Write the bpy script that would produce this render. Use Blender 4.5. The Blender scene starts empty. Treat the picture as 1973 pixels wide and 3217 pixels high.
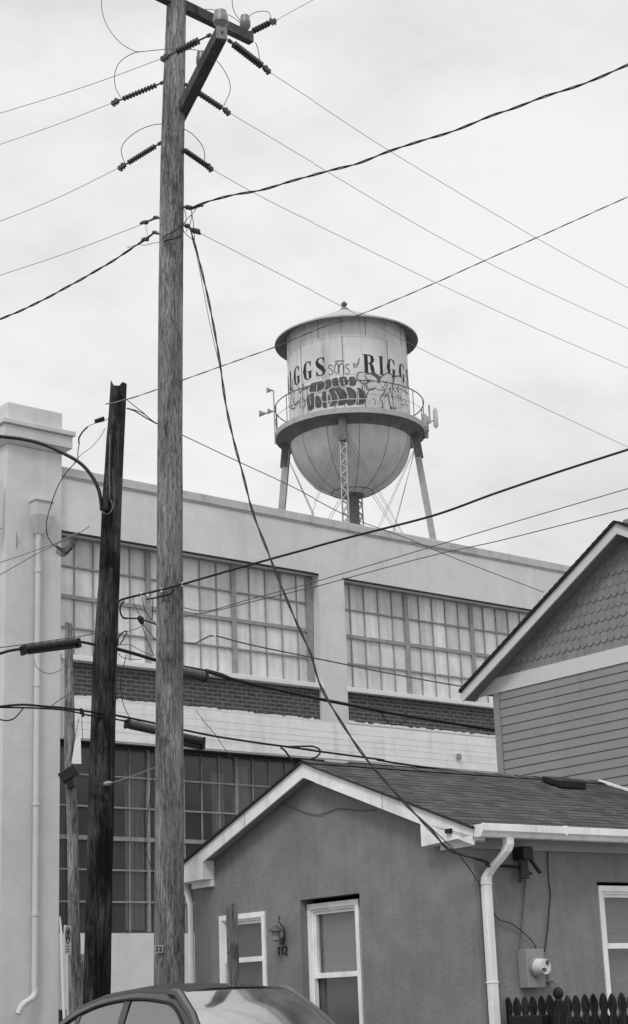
import bpy, bmesh, math, random
from mathutils import Vector as V, Matrix
random.seed(7)
sc = bpy.context.scene; C = bpy.context.collection
R = math.radians; PI = math.pi
def rnd(a, b): return random.uniform(a, b)
# ------------------------------------------------------------- camera
LENS, PITCH, ROLL, EYE = 59.4877, 0.28487742, -0.03750841, 1.55
FPX = LENS/36*3217
cam = bpy.data.objects.new('camera', bpy.data.cameras.new('camera')); C.objects.link(cam)
cam.data.sensor_fit = 'VERTICAL'; cam.data.sensor_height = 36; cam.data.lens = LENS
cam.data.clip_end = 3000; cam.data.clip_start = .1
fw = V((0, math.cos(PITCH), math.sin(PITCH))); up = V((0, -math.sin(PITCH), math.cos(PITCH))); rt = V((1, 0, 0))
r2 = rt*math.cos(ROLL)+up*math.sin(ROLL); u2 = -rt*math.sin(ROLL)+up*math.cos(ROLL)
EY = V((0, 0, EYE))
cam.matrix_world = Matrix((( r2.x, u2.x, -fw.x, 0), (r2.y, u2.y, -fw.y, 0), (r2.z, u2.z, -fw.z, EYE), (0, 0, 0, 1)))
sc.camera = cam
K = 1973/1511
# sight lines: measured places of the photograph met with real planes of the place
def ray(x, y): return (r2*((x-986.5)/FPX)-u2*((y-1608.5)/FPX)+fw)
def q(x, y): return (x*K, y*K)
def zz(ox, oy, s): return lambda x, y: (ox+x/s, oy+y/s)
def hor(p, d): r = ray(*p); return EY+r*(d/math.hypot(r.x, r.y))
def azv(a): a = R(a); return V((math.sin(a), math.cos(a), 0))
def plane(p, p0, n): r = ray(*p); return EY+r*((p0-EY).dot(n)/r.dot(n))
def atz(p, z): r = ray(*p); return EY+r*((z-EYE)/r.z)

# ------------------------------------------------------------- materials (all neutral greys)
def newmat(name):
    m = bpy.data.materials.new(name); m.use_nodes = True
    nt = m.node_tree; b = nt.nodes['Principled BSDF']; return m, nt, b
def g(v): return (v, v, v, 1)
def mat(name, col, rough=.8, var=.12, scale=6., bump=.0, bscale=60., stretch=(1,1,1), spec=.3, metal=0, var2=0, scale2=.7, bdist=.01, uv=False, streak=0, sk=(7,7,.22), speck=0):
    m, nt, b = newmat(name); N = nt.nodes; L = nt.links
    tc = N.new('ShaderNodeTexCoord'); mp = N.new('ShaderNodeMapping'); mp.inputs['Scale'].default_value = stretch
    L.new(tc.outputs['UV' if uv else 'Object'], mp.inputs['Vector'])
    n1 = N.new('ShaderNodeTexNoise'); n1.inputs['Scale'].default_value = scale; n1.inputs['Detail'].default_value = 6; n1.inputs['Roughness'].default_value = .65
    L.new(mp.outputs[0], n1.inputs['Vector'])
    mr = N.new('ShaderNodeMapRange'); mr.inputs['From Min'].default_value = .3; mr.inputs['From Max'].default_value = .7
    mr.inputs['To Min'].default_value = col*(1-var); mr.inputs['To Max'].default_value = col*(1+var); L.new(n1.outputs['Fac'], mr.inputs['Value'])
    out = mr.outputs[0]
    if var2:
        n2 = N.new('ShaderNodeTexNoise'); n2.inputs['Scale'].default_value = scale2; n2.inputs['Detail'].default_value = 4
        L.new(tc.outputs['Object'], n2.inputs['Vector'])
        m2 = N.new('ShaderNodeMapRange'); m2.inputs['From Min'].default_value = .35; m2.inputs['From Max'].default_value = .65
        m2.inputs['To Min'].default_value = 1-var2; m2.inputs['To Max'].default_value = 1+var2; L.new(n2.outputs['Fac'], m2.inputs['Value'])
        mu = N.new('ShaderNodeMath'); mu.operation = 'MULTIPLY'; L.new(out, mu.inputs[0]); L.new(m2.outputs[0], mu.inputs[1]); out = mu.outputs[0]
    for amt, scl, f0, f1 in ((streak, sk, .50, .68), (speck, (38,38,38), .56, .66)):
        if not amt: continue
        m4 = N.new('ShaderNodeMapping'); m4.inputs['Scale'].default_value = scl; m4.inputs['Location'].default_value = (2.3, 1.1, 5.7); L.new(tc.outputs['Object'], m4.inputs['Vector'])
        n4 = N.new('ShaderNodeTexNoise'); n4.inputs['Scale'].default_value = 1; n4.inputs['Detail'].default_value = 7; n4.inputs['Roughness'].default_value = .65; L.new(m4.outputs[0], n4.inputs['Vector'])
        r4 = N.new('ShaderNodeMapRange'); r4.inputs['From Min'].default_value = f0; r4.inputs['From Max'].default_value = f1; r4.inputs['To Min'].default_value = 1; r4.inputs['To Max'].default_value = 1-amt; L.new(n4.outputs['Fac'], r4.inputs['Value'])
        mu = N.new('ShaderNodeMath'); mu.operation = 'MULTIPLY'; L.new(out, mu.inputs[0]); L.new(r4.outputs[0], mu.inputs[1]); out = mu.outputs[0]
    L.new(out, b.inputs['Base Color'])
    b.inputs['Roughness'].default_value = rough; b.inputs['Specular IOR Level'].default_value = spec; b.inputs['Metallic'].default_value = metal
    if bump:
        n3 = N.new('ShaderNodeTexNoise'); n3.inputs['Scale'].default_value = bscale; n3.inputs['Detail'].default_value = 5
        L.new(mp.outputs[0], n3.inputs['Vector'])
        bp = N.new('ShaderNodeBump'); bp.inputs['Strength'].default_value = bump; bp.inputs['Distance'].default_value = bdist
        L.new(n3.outputs['Fac'], bp.inputs['Height']); L.new(bp.outputs[0], b.inputs['Normal'])
    return m
def wood(name, lo, hi, sx=26, sz=1.1, bump=.8, dark=.35, dscale=1.6, dz=.35, crack=.5):
    m, nt, b = newmat(name); N = nt.nodes; L = nt.links
    tc = N.new('ShaderNodeTexCoord')
    def noise(scale, detail, rough, dist=0, loc=0):
        mp = N.new('ShaderNodeMapping'); mp.inputs['Scale'].default_value = scale; mp.inputs['Location'].default_value = (loc, loc, loc); L.new(tc.outputs['Object'], mp.inputs['Vector'])
        n = N.new('ShaderNodeTexNoise'); n.inputs['Scale'].default_value = 1; n.inputs['Detail'].default_value = detail; n.inputs['Roughness'].default_value = rough; n.inputs['Distortion'].default_value = dist
        L.new(mp.outputs[0], n.inputs['Vector']); return n.outputs['Fac']
    def rng(v, a, b_, c, d):
        mr = N.new('ShaderNodeMapRange'); mr.inputs['From Min'].default_value = a; mr.inputs['From Max'].default_value = b_; mr.inputs['To Min'].default_value = c; mr.inputs['To Max'].default_value = d; L.new(v, mr.inputs['Value']); return mr.outputs[0]
    def mul(p, q_):
        x = N.new('ShaderNodeMath'); x.operation = 'MULTIPLY'; L.new(p, x.inputs[0]); L.new(q_, x.inputs[1]); return x.outputs[0]
    n1 = noise((sx, sx, sz*1.6), 8, .7, .8)
    base = rng(n1, .36, .64, lo, hi)
    fine = noise((sx*2.4, sx*2.4, sz*5), 6, .8, .6, 3.1)
    cr_ = rng(fine, .40, .50, crack, 1.0)
    knots = noise((dscale*5, dscale*5, dz*9), 4, .6, .5, 7.7)
    pt = noise((dscale*2.2, dscale*2.2, dz*1.6), 5, .6, 0, 1.3)
    v = mul(mul(mul(base, cr_), rng(pt, .40, .60, dark, 1.15)), rng(knots, .36, .44, .55, 1.0))
    L.new(v, b.inputs['Base Color'])
    hh = N.new('ShaderNodeMath'); hh.operation = 'ADD'; L.new(n1, hh.inputs[0]); L.new(cr_, hh.inputs[1])
    bp = N.new('ShaderNodeBump'); bp.inputs['Strength'].default_value = bump; bp.inputs['Distance'].default_value = .012
    L.new(hh.outputs[0], bp.inputs['Height']); L.new(bp.outputs[0], b.inputs['Normal'])
    b.inputs['Roughness'].default_value = .9; b.inputs['Specular IOR Level'].default_value = .15
    return m
def brickmat(name, c1, c2, mo, bw, bh, mort, bump=.5, noise=.25, offset=.5, rough=.9, nscale=9):
    m, nt, b = newmat(name); N = nt.nodes; L = nt.links
    tc = N.new('ShaderNodeTexCoord'); bt = N.new('ShaderNodeTexBrick'); L.new(tc.outputs['UV'], bt.inputs['Vector'])
    bt.inputs['Color1'].default_value = g(c1); bt.inputs['Color2'].default_value = g(c2); bt.inputs['Mortar'].default_value = g(mo)
    bt.inputs['Scale'].default_value = 1; bt.inputs['Brick Width'].default_value = bw; bt.inputs['Row Height'].default_value = bh
    bt.inputs['Mortar Size'].default_value = mort; bt.inputs['Mortar Smooth'].default_value = .2; bt.offset = offset
    n = N.new('ShaderNodeTexNoise'); n.inputs['Scale'].default_value = nscale; n.inputs['Detail'].default_value = 6; n.inputs['Roughness'].default_value = .7; L.new(tc.outputs['UV'], n.inputs['Vector'])
    mr = N.new('ShaderNodeMapRange'); mr.inputs['From Min'].default_value = .3; mr.inputs['From Max'].default_value = .7; mr.inputs['To Min'].default_value = 1-noise; mr.inputs['To Max'].default_value = 1+noise; L.new(n.outputs['Fac'], mr.inputs[0])
    mx = N.new('ShaderNodeMix'); mx.data_type = 'RGBA'; mx.blend_type = 'MULTIPLY'; mx.inputs[0].default_value = 1
    L.new(bt.outputs['Color'], mx.inputs[6]); L.new(mr.outputs[0], mx.inputs[7]); L.new(mx.outputs[2], b.inputs['Base Color'])
    bp = N.new('ShaderNodeBump'); bp.invert = True; bp.inputs['Strength'].default_value = bump; bp.inputs['Distance'].default_value = .01
    L.new(bt.outputs['Fac'], bp.inputs['Height']); L.new(bp.outputs[0], b.inputs['Normal'])
    b.inputs['Roughness'].default_value = rough; b.inputs['Specular IOR Level'].default_value = .2
    return m
def panemat(name, lo, hi):
    m, nt, b = newmat(name); N = nt.nodes; L = nt.links
    tc = N.new('ShaderNodeTexCoord'); bt = N.new('ShaderNodeTexBrick'); L.new(tc.outputs['UV'], bt.inputs['Vector'])
    bt.inputs['Color1'].default_value = g(lo); bt.inputs['Color2'].default_value = g(hi); bt.inputs['Scale'].default_value = 1; bt.inputs['Brick Width'].default_value = 1; bt.inputs['Row Height'].default_value = 1; bt.inputs['Mortar Size'].default_value = 0; bt.offset = 0
    def nz(scl, a, b_, c, d, src='Object'):
        mp = N.new('ShaderNodeMapping'); mp.inputs['Scale'].default_value = scl; L.new(tc.outputs[src], mp.inputs['Vector'])
        n = N.new('ShaderNodeTexNoise'); n.inputs['Scale'].default_value = 1; n.inputs['Detail'].default_value = 5; L.new(mp.outputs[0], n.inputs['Vector'])
        r = N.new('ShaderNodeMapRange'); r.inputs['From Min'].default_value = a; r.inputs['From Max'].default_value = b_; r.inputs['To Min'].default_value = c; r.inputs['To Max'].default_value = d; L.new(n.outputs['Fac'], r.inputs['Value']); return r.outputs[0]
    s1 = nz((11, 11, .25), .40, .64, .89, 1.05); s2 = nz((.45, .45, .45), .42, .60, .92, 1.05); s3 = nz((6, 6, 5), .35, .65, .93, 1.07)
    bwv = N.new('ShaderNodeRGBToBW'); L.new(bt.outputs['Color'], bwv.inputs[0]); o = bwv.outputs[0]
    for x in (s1, s2, s3):
        mu = N.new('ShaderNodeMath'); mu.operation = 'MULTIPLY'; L.new(o, mu.inputs[0]); L.new(x, mu.inputs[1]); o = mu.outputs[0]
    L.new(o, b.inputs['Base Color']); b.inputs['Roughness'].default_value = .3; b.inputs['Specular IOR Level'].default_value = .5
    return m
def glassmat(name, tint, mixv, rough=.06, dust_haze=0, dcol=.3, dscale=1.5):
    m, nt, b = newmat(name); N = nt.nodes; L = nt.links
    tr = N.new('ShaderNodeBsdfTransparent'); tr.inputs[0].default_value = g(tint)
    gl = N.new('ShaderNodeBsdfGlossy'); gl.inputs['Roughness'].default_value = rough; gl.inputs[0].default_value = g(.9)
    fr = N.new('ShaderNodeLayerWeight'); fr.inputs[0].default_value = .5
    pw = N.new('ShaderNodeMath'); pw.operation = 'POWER'; pw.inputs[1].default_value = 4.5; L.new(fr.outputs['Facing'], pw.inputs[0])
    ad = N.new('ShaderNodeMath'); ad.operation = 'ADD'; ad.use_clamp = True; ad.inputs[1].default_value = mixv+.045; L.new(pw.outputs[0], ad.inputs[0])
    mx = N.new('ShaderNodeMixShader'); L.new(ad.outputs[0], mx.inputs[0]); L.new(tr.outputs[0], mx.inputs[1]); L.new(gl.outputs[0], mx.inputs[2])
    if dust_haze:  # diffuse veil: dust on panes, also haze painted onto window glass
        tc = N.new('ShaderNodeTexCoord'); nz = N.new('ShaderNodeTexNoise'); nz.inputs['Scale'].default_value = dscale; nz.inputs['Detail'].default_value = 6; L.new(tc.outputs['Object'], nz.inputs['Vector'])
        r = N.new('ShaderNodeMapRange'); r.inputs['From Min'].default_value = .3; r.inputs['From Max'].default_value = .7; r.inputs['To Min'].default_value = dust_haze*.35; r.inputs['To Max'].default_value = dust_haze*1.65; L.new(nz.outputs['Fac'], r.inputs['Value'])
        df = N.new('ShaderNodeBsdfDiffuse'); df.inputs[0].default_value = g(dcol); m2 = N.new('ShaderNodeMixShader'); L.new(r.outputs[0], m2.inputs[0]); L.new(mx.outputs[0], m2.inputs[1]); L.new(df.outputs[0], m2.inputs[2]); mx = m2
    L.new(mx.outputs[0], N['Material Output'].inputs['Surface']); return m
M = dict(
 stucco=mat('painted_stucco', .64, .9, .06, 3, .35, 40, var2=.06, scale2=.35, streak=.10, sk=(2.2,2.2,.3), speck=.10),
 stucco2=mat('painted_stucco_pier', .58, .9, .06, 3, .35, 40, var2=.06, scale2=.35, streak=.10, sk=(2.2,2.2,.3), speck=.10),
 trim=mat('parapet_coping', .50, .85, .1, 5, .2, 30, streak=.25, sk=(3,3,1.5), speck=.15),
 band=mat('painted_panel_band', .78, .7, .08, 5, .1, 30, stretch=(.3,.3,3), streak=.15, sk=(4,4,.8)),
 sill=mat('painted_sill', .72, .75, .06, 5, .15, 30),
 brick=brickmat('dark_brick', .075, .052, .15, .215, .073, .012),
 steel=mat('grey_steel_sash', .28, .6, .2, 8),
 sashdim=mat('dim_steel_sash', .26, .7, .2, 8),
 dkjamb=mat('dark_jamb', .09, .8, .15, 6),
 pane=panemat('frosted_wired_glass', .58, .80),
 interior=mat('dark_interior', .06, .9, .2, 2),
 curtain=mat('hanging_curtain', .32, .9, .25, 3, stretch=(8,8,.3)),
 dglass=glassmat('dark_window_glass', .75, .05, .2, .20, .22, .55),  # veil here is the hazy look put into the glass colour
 hglass=glassmat('house_window_glass', .85, .03, .06, .14, .3, 2.5),
 blind=mat('window_blind', .25, .8, .18, 1, stretch=(.3,.3,55)),
 dblind=mat('insect_screen', .055, .8, .2, 3),
 house=mat('house_stucco', .215, .93, .12, 4, .5, 34, var2=.13, scale2=.8, streak=.14, sk=(5,5,.5), speck=.22, bdist=.010),
 white=mat('white_paint', .86, .55, .05, 4, .05, 20, var2=.06, scale2=2, streak=.16, sk=(9,9,2), speck=.1),
 gutter=mat('white_aluminium', .80, .4, .06, 2, spec=.4, stretch=(1,1,.5), var2=.07, scale2=1.3, streak=.2, sk=(8,8,.9), speck=.12),
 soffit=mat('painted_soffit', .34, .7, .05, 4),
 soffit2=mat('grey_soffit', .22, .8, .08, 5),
 shingle=brickmat('asphalt_shingle', .038, .088, .04, .17, .128, .004, .3, .75, .37, nscale=42),
 siding=mat('vinyl_siding', .265, .6, .06, 3, .06, 25, stretch=(1,1,9), var2=.05, scale2=.6, streak=.1, sk=(3,3,.6)),
 scale=mat('scallop_shingle', .225, .65, .16, 7, .06, 30, var2=.06, scale2=1, speck=.1),
 frieze=mat('pale_frieze', .62, .6, .03, 4),
 roofdark=mat('dark_roof_edge', .03, .9, .3, 12),
 tank=mat('tank_steel_paint', .60, .6, .10, 1.2, .05, 20, stretch=(1,1,.35), var2=.09, scale2=.45, streak=.28, sk=(2.4,2.4,.16)),
 bowl=mat('tank_bowl_paint', .52, .6, .10, .9, .05, 20, stretch=(1,1,.4), var2=.08, scale2=.4, streak=.18, sk=(1.6,1.6,.25)),
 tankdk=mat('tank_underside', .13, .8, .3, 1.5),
 leg=mat('tower_leg_paint', .36, .7, .2, 2),
 letter=mat('black_letter_paint', .03, .8, .4, 3),
 script=mat('faded_script_paint', .17, .8, .4, 3),
 spray=mat('dark_spray_paint', .085, .8, .4, 2),
 sprayl=mat('light_spray_paint', .50, .8, .15, 2),
 pole=wood('weathered_pole_wood', .14, .34, 30, 1.5, .7, .66, crack=.45),
 tarpole=wood('tarred_pole_wood', .014, .12, 26, 1.0, .9, .16, 1.2, .6, crack=.4),
 palepole=wood('bleached_pole_wood', .17, .42, 28, 1.0, .8, .6, crack=.35),
 arm=wood('crossarm_wood', .06, .13, 30, 6, .4, .8),
 armend=mat('end_grain_wood', .22, .9, .2, 20),
 polymer=mat('grey_polymer', .05, .5, .15, 8),
 porcelain=mat('grey_porcelain', .17, .35, .1, 6, spec=.5),
 iron=mat('galvanised_iron', .07, .5, .3, 15, metal=.3),
 wire=mat('bare_wire', .20, .6, .2, 10),
 cable=mat('black_cable', .014, .6, .3, 10),
 cable2=mat('grey_cable', .09, .5, .2, 30),
 black=mat('black_plastic', .014, .5, .2, 10),
 bright=mat('bright_plastic', .75, .5, .05, 10),
 fence=wood('dark_picket_wood', .012, .05, 40, 3, .6, .5),
 metal=mat('meter_box_metal', .27, .5, .08, 8),
 metalside=mat('meter_box_dark', .09, .6, .1, 8),
 car=mat('car_paint', .035, .30, .15, 3, spec=.4, speck=.2),
 carroof=mat('dark_car_roof', .018, .45, .2, 3, spec=.35, speck=.2),
 carglass=glassmat('car_glass', .4, .26, .10, .22, .30, 3),
 rubber=mat('black_rubber', .012, .6, .2, 10),
 seat=mat('car_seat_cloth', .05, .9, .2, 10),
 chrome=mat('wheel_metal', .35, .35, .1, 8, metal=.8),
 asphalt=mat('asphalt', .05, .95, .2, 20, .5, 90), concrete=mat('concrete', .28, .9, .1, 6, .3, 60), dirt=mat('gravel_ground', .22, .95, .3, 3, .5, 20),
)
bp = M['car'].node_tree.nodes['Principled BSDF']; bp.inputs['Coat Weight'].default_value = .35; bp.inputs['Coat Roughness'].default_value = .15

# ------------------------------------------------------------- mesh builder
class MB:
    def __init__(s): s.v = []; s.f = []; s.mi = []; s.uv = {}; s.m = 0
    def add(s, pts, faces, mi=None, uvs=None):
        o = len(s.v); s.v += [V(p) for p in pts]
        for k, f in enumerate(faces):
            if uvs: s.uv[len(s.f)] = uvs[k]
            s.f.append([i+o for i in f]); s.mi.append(s.m if mi is None else mi)
        return s
    def quad(s, a, b, c, d, mi=None, uv=None): return s.add([a, b, c, d], [(0, 1, 2, 3)], mi, [uv] if uv else None)
    def poly(s, pts, mi=None): return s.add(pts, [tuple(range(len(pts)))], mi)
    def box8(s, P, mi=None): return s.add(P, [(0,3,2,1),(4,5,6,7),(0,1,5,4),(1,2,6,5),(2,3,7,6),(3,0,4,7)], mi)
    def box(s, fr, u0, u1, n0, n1, z0, z1, mi=None):
        return s.box8([fr(u0,n0,z0),fr(u1,n0,z0),fr(u1,n1,z0),fr(u0,n1,z0),fr(u0,n0,z1),fr(u1,n0,z1),fr(u1,n1,z1),fr(u0,n1,z1)], mi)
    def bar(s, a, b, w, h, ref=V((0,0,1)), mi=None):       # rectangular bar between two points
        a, b = V(a), V(b); d = (b-a).normalized(); x = d.cross(ref)
        if x.length < 1e-4: x = d.cross(V((1,0,0)))
        x.normalize(); y = x.cross(d); x *= w/2; y *= h/2
        return s.box8([a-x-y, a+x-y, a+x+y, a-x+y, b-x-y, b+x-y, b+x+y, b-x+y], mi)
    def prism(s, pts, off, mi=None):                       # closed outline pushed by a vector
        n = len(pts); a = [V(p) for p in pts]; b = [p+off for p in a]
        fs = [tuple(range(n))[::-1], tuple(range(n, 2*n))]+[(i, (i+1)%n, (i+1)%n+n, i+n) for i in range(n)]
        return s.add(a+b, fs, mi)
    def tube(s, pts, r, seg=6, mi=None, cap=True):
        pts = [V(p) for p in pts]; n = len(pts); rr = r if isinstance(r, (list, tuple)) else [r]*n
        o = []; x = None
        for i in range(n):
            d = (pts[min(i+1, n-1)]-pts[max(i-1, 0)])
            if d.length < 1e-9: d = V((0,0,1))
            d.normalize()
            if x is None:
                x = d.cross(V((0,0,1)));
                if x.length < .05: x = d.cross(V((1,0,0)))
            x = (x-d*x.dot(d)).normalized(); y = d.cross(x)
            o += [pts[i]+(x*math.cos(2*PI*k/seg)+y*math.sin(2*PI*k/seg))*rr[i] for k in range(seg)]
        fs = [(i*seg+k, i*seg+(k+1)%seg, (i+1)*seg+(k+1)%seg, (i+1)*seg+k) for i in range(n-1) for k in range(seg)]
        if cap: fs += [tuple(range(seg))[::-1], tuple(range((n-1)*seg, n*seg))]
        return s.add(o, fs, mi)
    def lathe(s, c, prof, seg=48, a0=0, a1=2*PI, mi=None):
        c = V(c); full = abs(a1-a0-2*PI) < 1e-6; m = seg if full else seg+1
        P = [c+V((r*math.cos(a0+(a1-a0)*k/seg), r*math.sin(a0+(a1-a0)*k/seg), z)) for r, z in prof for k in range(m)]
        fs = [(i*m+k, i*m+(k+1)%m, (i+1)*m+(k+1)%m, (i+1)*m+k) for i in range(len(prof)-1) for k in range(seg)]
        return s.add(P, fs, mi)
    def build(s, name, mats, parent=None, smooth=False, org=None, merge=False, bevel=0):
        mats = mats if isinstance(mats, (list, tuple)) else [mats]
        me = bpy.data.meshes.new(name)
        if parent is not None: o0 = V(parent['_o']) if '_o' in parent else V((0,0,0))
        elif org is not None: o0 = V(org)
        else:
            o0 = V((sum(p.x for p in s.v)/len(s.v), sum(p.y for p in s.v)/len(s.v), min(p.z for p in s.v)))
        me.from_pydata([p-o0 for p in s.v], [], s.f)
        for m in mats: me.materials.append(m)
        for p, i in zip(me.polygons, s.mi): p.material_index = i; p.use_smooth = smooth
        if s.uv:
            ul = me.uv_layers.new(name='UVMap')
            for fi, uvs in s.uv.items():
                if uvs:
                    for li, uvc in zip(me.polygons[fi].loop_indices, uvs): ul.data[li].uv = uvc
        bm = bmesh.new(); bm.from_mesh(me)
        if merge: bmesh.ops.remove_doubles(bm, verts=bm.verts, dist=1e-4)
        bmesh.ops.recalc_face_normals(bm, faces=bm.faces)
        bm.to_mesh(me); bm.free()
        if smooth: me.set_sharp_from_angle(angle=R(40))
        o = bpy.data.objects.new(name, me); C.objects.link(o); o['_o'] = list(o0)
        if parent is not None: o.parent = parent
        else: o.location = o0
        if bevel:
            b = o.modifiers.new('bevel', 'BEVEL'); b.width = bevel; b.segments = 2; b.limit_method = 'ANGLE'
        return o
def tag(o, label=None, cat=None, group=None, kind=None):
    if label: o['label'] = label
    if cat: o['category'] = cat
    if group: o['group'] = group
    if kind: o['kind'] = kind
    return o
def thing(name, loc, label, cat, group=None):
    o = bpy.data.objects.new(name, None); C.objects.link(o); o.location = loc; o['_o'] = list(loc); o.empty_display_size = .3
    return tag(o, label, cat, group)
def frame(P0, U, Nn):
    def fr(u, n, z): p = P0+U*u+Nn*n; return V((p.x, p.y, z))
    return fr
def wall(mb, fr, us, zs, holes, t=.3, uv=False, mi=None):
    us = sorted(set(us+[h[0] for h in holes]+[h[1] for h in holes])); zs = sorted(set(zs+[h[2] for h in holes]+[h[3] for h in holes]))
    def solid(i, j):
        if i < 0 or j < 0 or i >= len(us)-1 or j >= len(zs)-1: return False
        a, b = (us[i]+us[i+1])/2, (zs[j]+zs[j+1])/2
        return not any(h[0] < a < h[1] and h[2] < b < h[3] for h in holes)
    for i in range(len(us)-1):
        for j in range(len(zs)-1):
            if not solid(i, j): continue
            a, b, c, d = us[i], us[i+1], zs[j], zs[j+1]
            uvq = [(a, c), (b, c), (b, d), (a, d)] if uv else None
            mb.quad(fr(a,0,c), fr(b,0,c), fr(b,0,d), fr(a,0,d), mi, uvq); mb.quad(fr(a,-t,c), fr(b,-t,c), fr(b,-t,d), fr(a,-t,d), mi)
            if not solid(i-1, j): mb.quad(fr(a,0,c), fr(a,-t,c), fr(a,-t,d), fr(a,0,d), mi)
            if not solid(i+1, j): mb.quad(fr(b,0,c), fr(b,-t,c), fr(b,-t,d), fr(b,0,d), mi)
            if not solid(i, j-1): mb.quad(fr(a,0,c), fr(b,0,c), fr(b,-t,c), fr(a,-t,c), mi)
            if not solid(i, j+1): mb.quad(fr(a,0,d), fr(b,0,d), fr(b,-t,d), fr(a,-t,d), mi)
def smoothpath(pts, n=6):
    P = [V(p) for p in pts]
    if len(P) < 3: return [P[0].lerp(P[-1], t/4) for t in range(5)]
    out = []
    for i in range(len(P)-1):
        a = P[max(i-1, 0)]; b = P[i]; c = P[i+1]; d = P[min(i+2, len(P)-1)]
        for k in range(n):
            t = k/n; out.append(.5*((2*b)+(c-a)*t+(2*a-5*b+4*c-d)*t*t+(3*b-a-3*c+d)*t**3))
    out.append(P[-1]); return out

A = azv(52.3-90); B = azv(52.3); FB = azv(49.9); FA = azv(49.9-90)
# ------------------------------------------------------------- ground
gb = MB(); gb.add([(-900,-300,0),(900,-300,0),(900,1500,0),(-900,1500,0)], [(0,1,2,3)])
tag(gb.build('ground', M['dirt'], org=(0,0,0)), kind='structure')
HC = hor((1490, 2759), 15.5); HC.z = 0
hf = frame(HC, A, -B); hs = frame(HC, B, -A)
rb = MB(); rb.box(hf, -60, 60, 3.0, 11, -.02, .004); tag(rb.build('road', M['asphalt'], org=(0,0,0)), kind='structure')
pb = MB(); pb.box(hf, -60, 60, 1.0, 2.9, -.02, .13); pb.box(hf, -60, 60, 2.9, 3.05, -.02, .14); tag(pb.build('pavement', M['concrete'], org=(0,0,0)), kind='structure')

# ------------------------------------------------------------- factory
F0 = hor((1013, 2266), 31.0); F0.z = 0
ff = frame(F0, FB, -FA)
def fpx(p, n=0):
    w = plane(p, F0-FA*n, FA); return ((w-F0).dot(FB), w.z)
fac = thing('factory_building', ff(-6, 0, 0), 'long pale painted factory with brick panels and big steel windows behind the houses', 'building')
UL, UR = -6.55, 34.
W1 = (-5.6, .05, 7.30, 9.41); W2 = (.68, 7.96, 7.30, 9.41); BK1 = (-5.45, .0, 6.62, 7.20); BK2 = (.66, 7.96, 6.64, 7.21); LW = (-5.6, .02, 2.82, 5.89)
LW2 = (.7, 7.96, 2.82, 5.89)
mb = MB(); wall(mb, ff, [UL, UR], [0, 10.38], [W1, W2, LW, LW2, (BK1[0], BK1[1], BK1[2], BK1[3]), (BK2[0], BK2[1], BK2[2], BK2[3])], .34)
# end wall and rear
mb.box(ff, UL, UL+.3, -18, -.34, 0, 10.38); mb.box(ff, UR-.3, UR, -18, -.34, 0, 10.38); mb.box(ff, UL, UR, -18.3, -18, 0, 10.38)
mb.build('wall', M['stucco'], fac, merge=True)
mb = MB(); mb.box(ff, UL, UR, -18, -.1, 10.05, 10.15); mb.build('roof', M['roofdark'], fac)
mb = MB(); mb.box(ff, UL+.9, UR+.05, -.4, .035, 10.38, 10.54); mb.box(ff, UL+.9, UR+.05, .0, .02, 10.35, 10.38); mb.build('coping', M['trim'], fac, bevel=.015)
for bk, nm in ((BK1, 0), (BK2, 1)):
    mb = MB(); a, b, c, d = bk; mb.quad(ff(a,-.045,c), ff(b,-.045,c), ff(b,-.045,d), ff(a,-.045,d), None, [(a,c),(b,c),(b,d),(a,d)])
    # ragged mortar edge at the foot of the panel
    mb.build('brick_panel', M['brick'], fac)
    mb = MB(); x = a
    while x < b:
        w = rnd(.03, .14); h = rnd(.0, .035); mb.box(ff, x, min(x+w, b), -.04, .012, c-.02, c+h); x += w
    mb.build('mortar_smear', M['sill'], fac)
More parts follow.
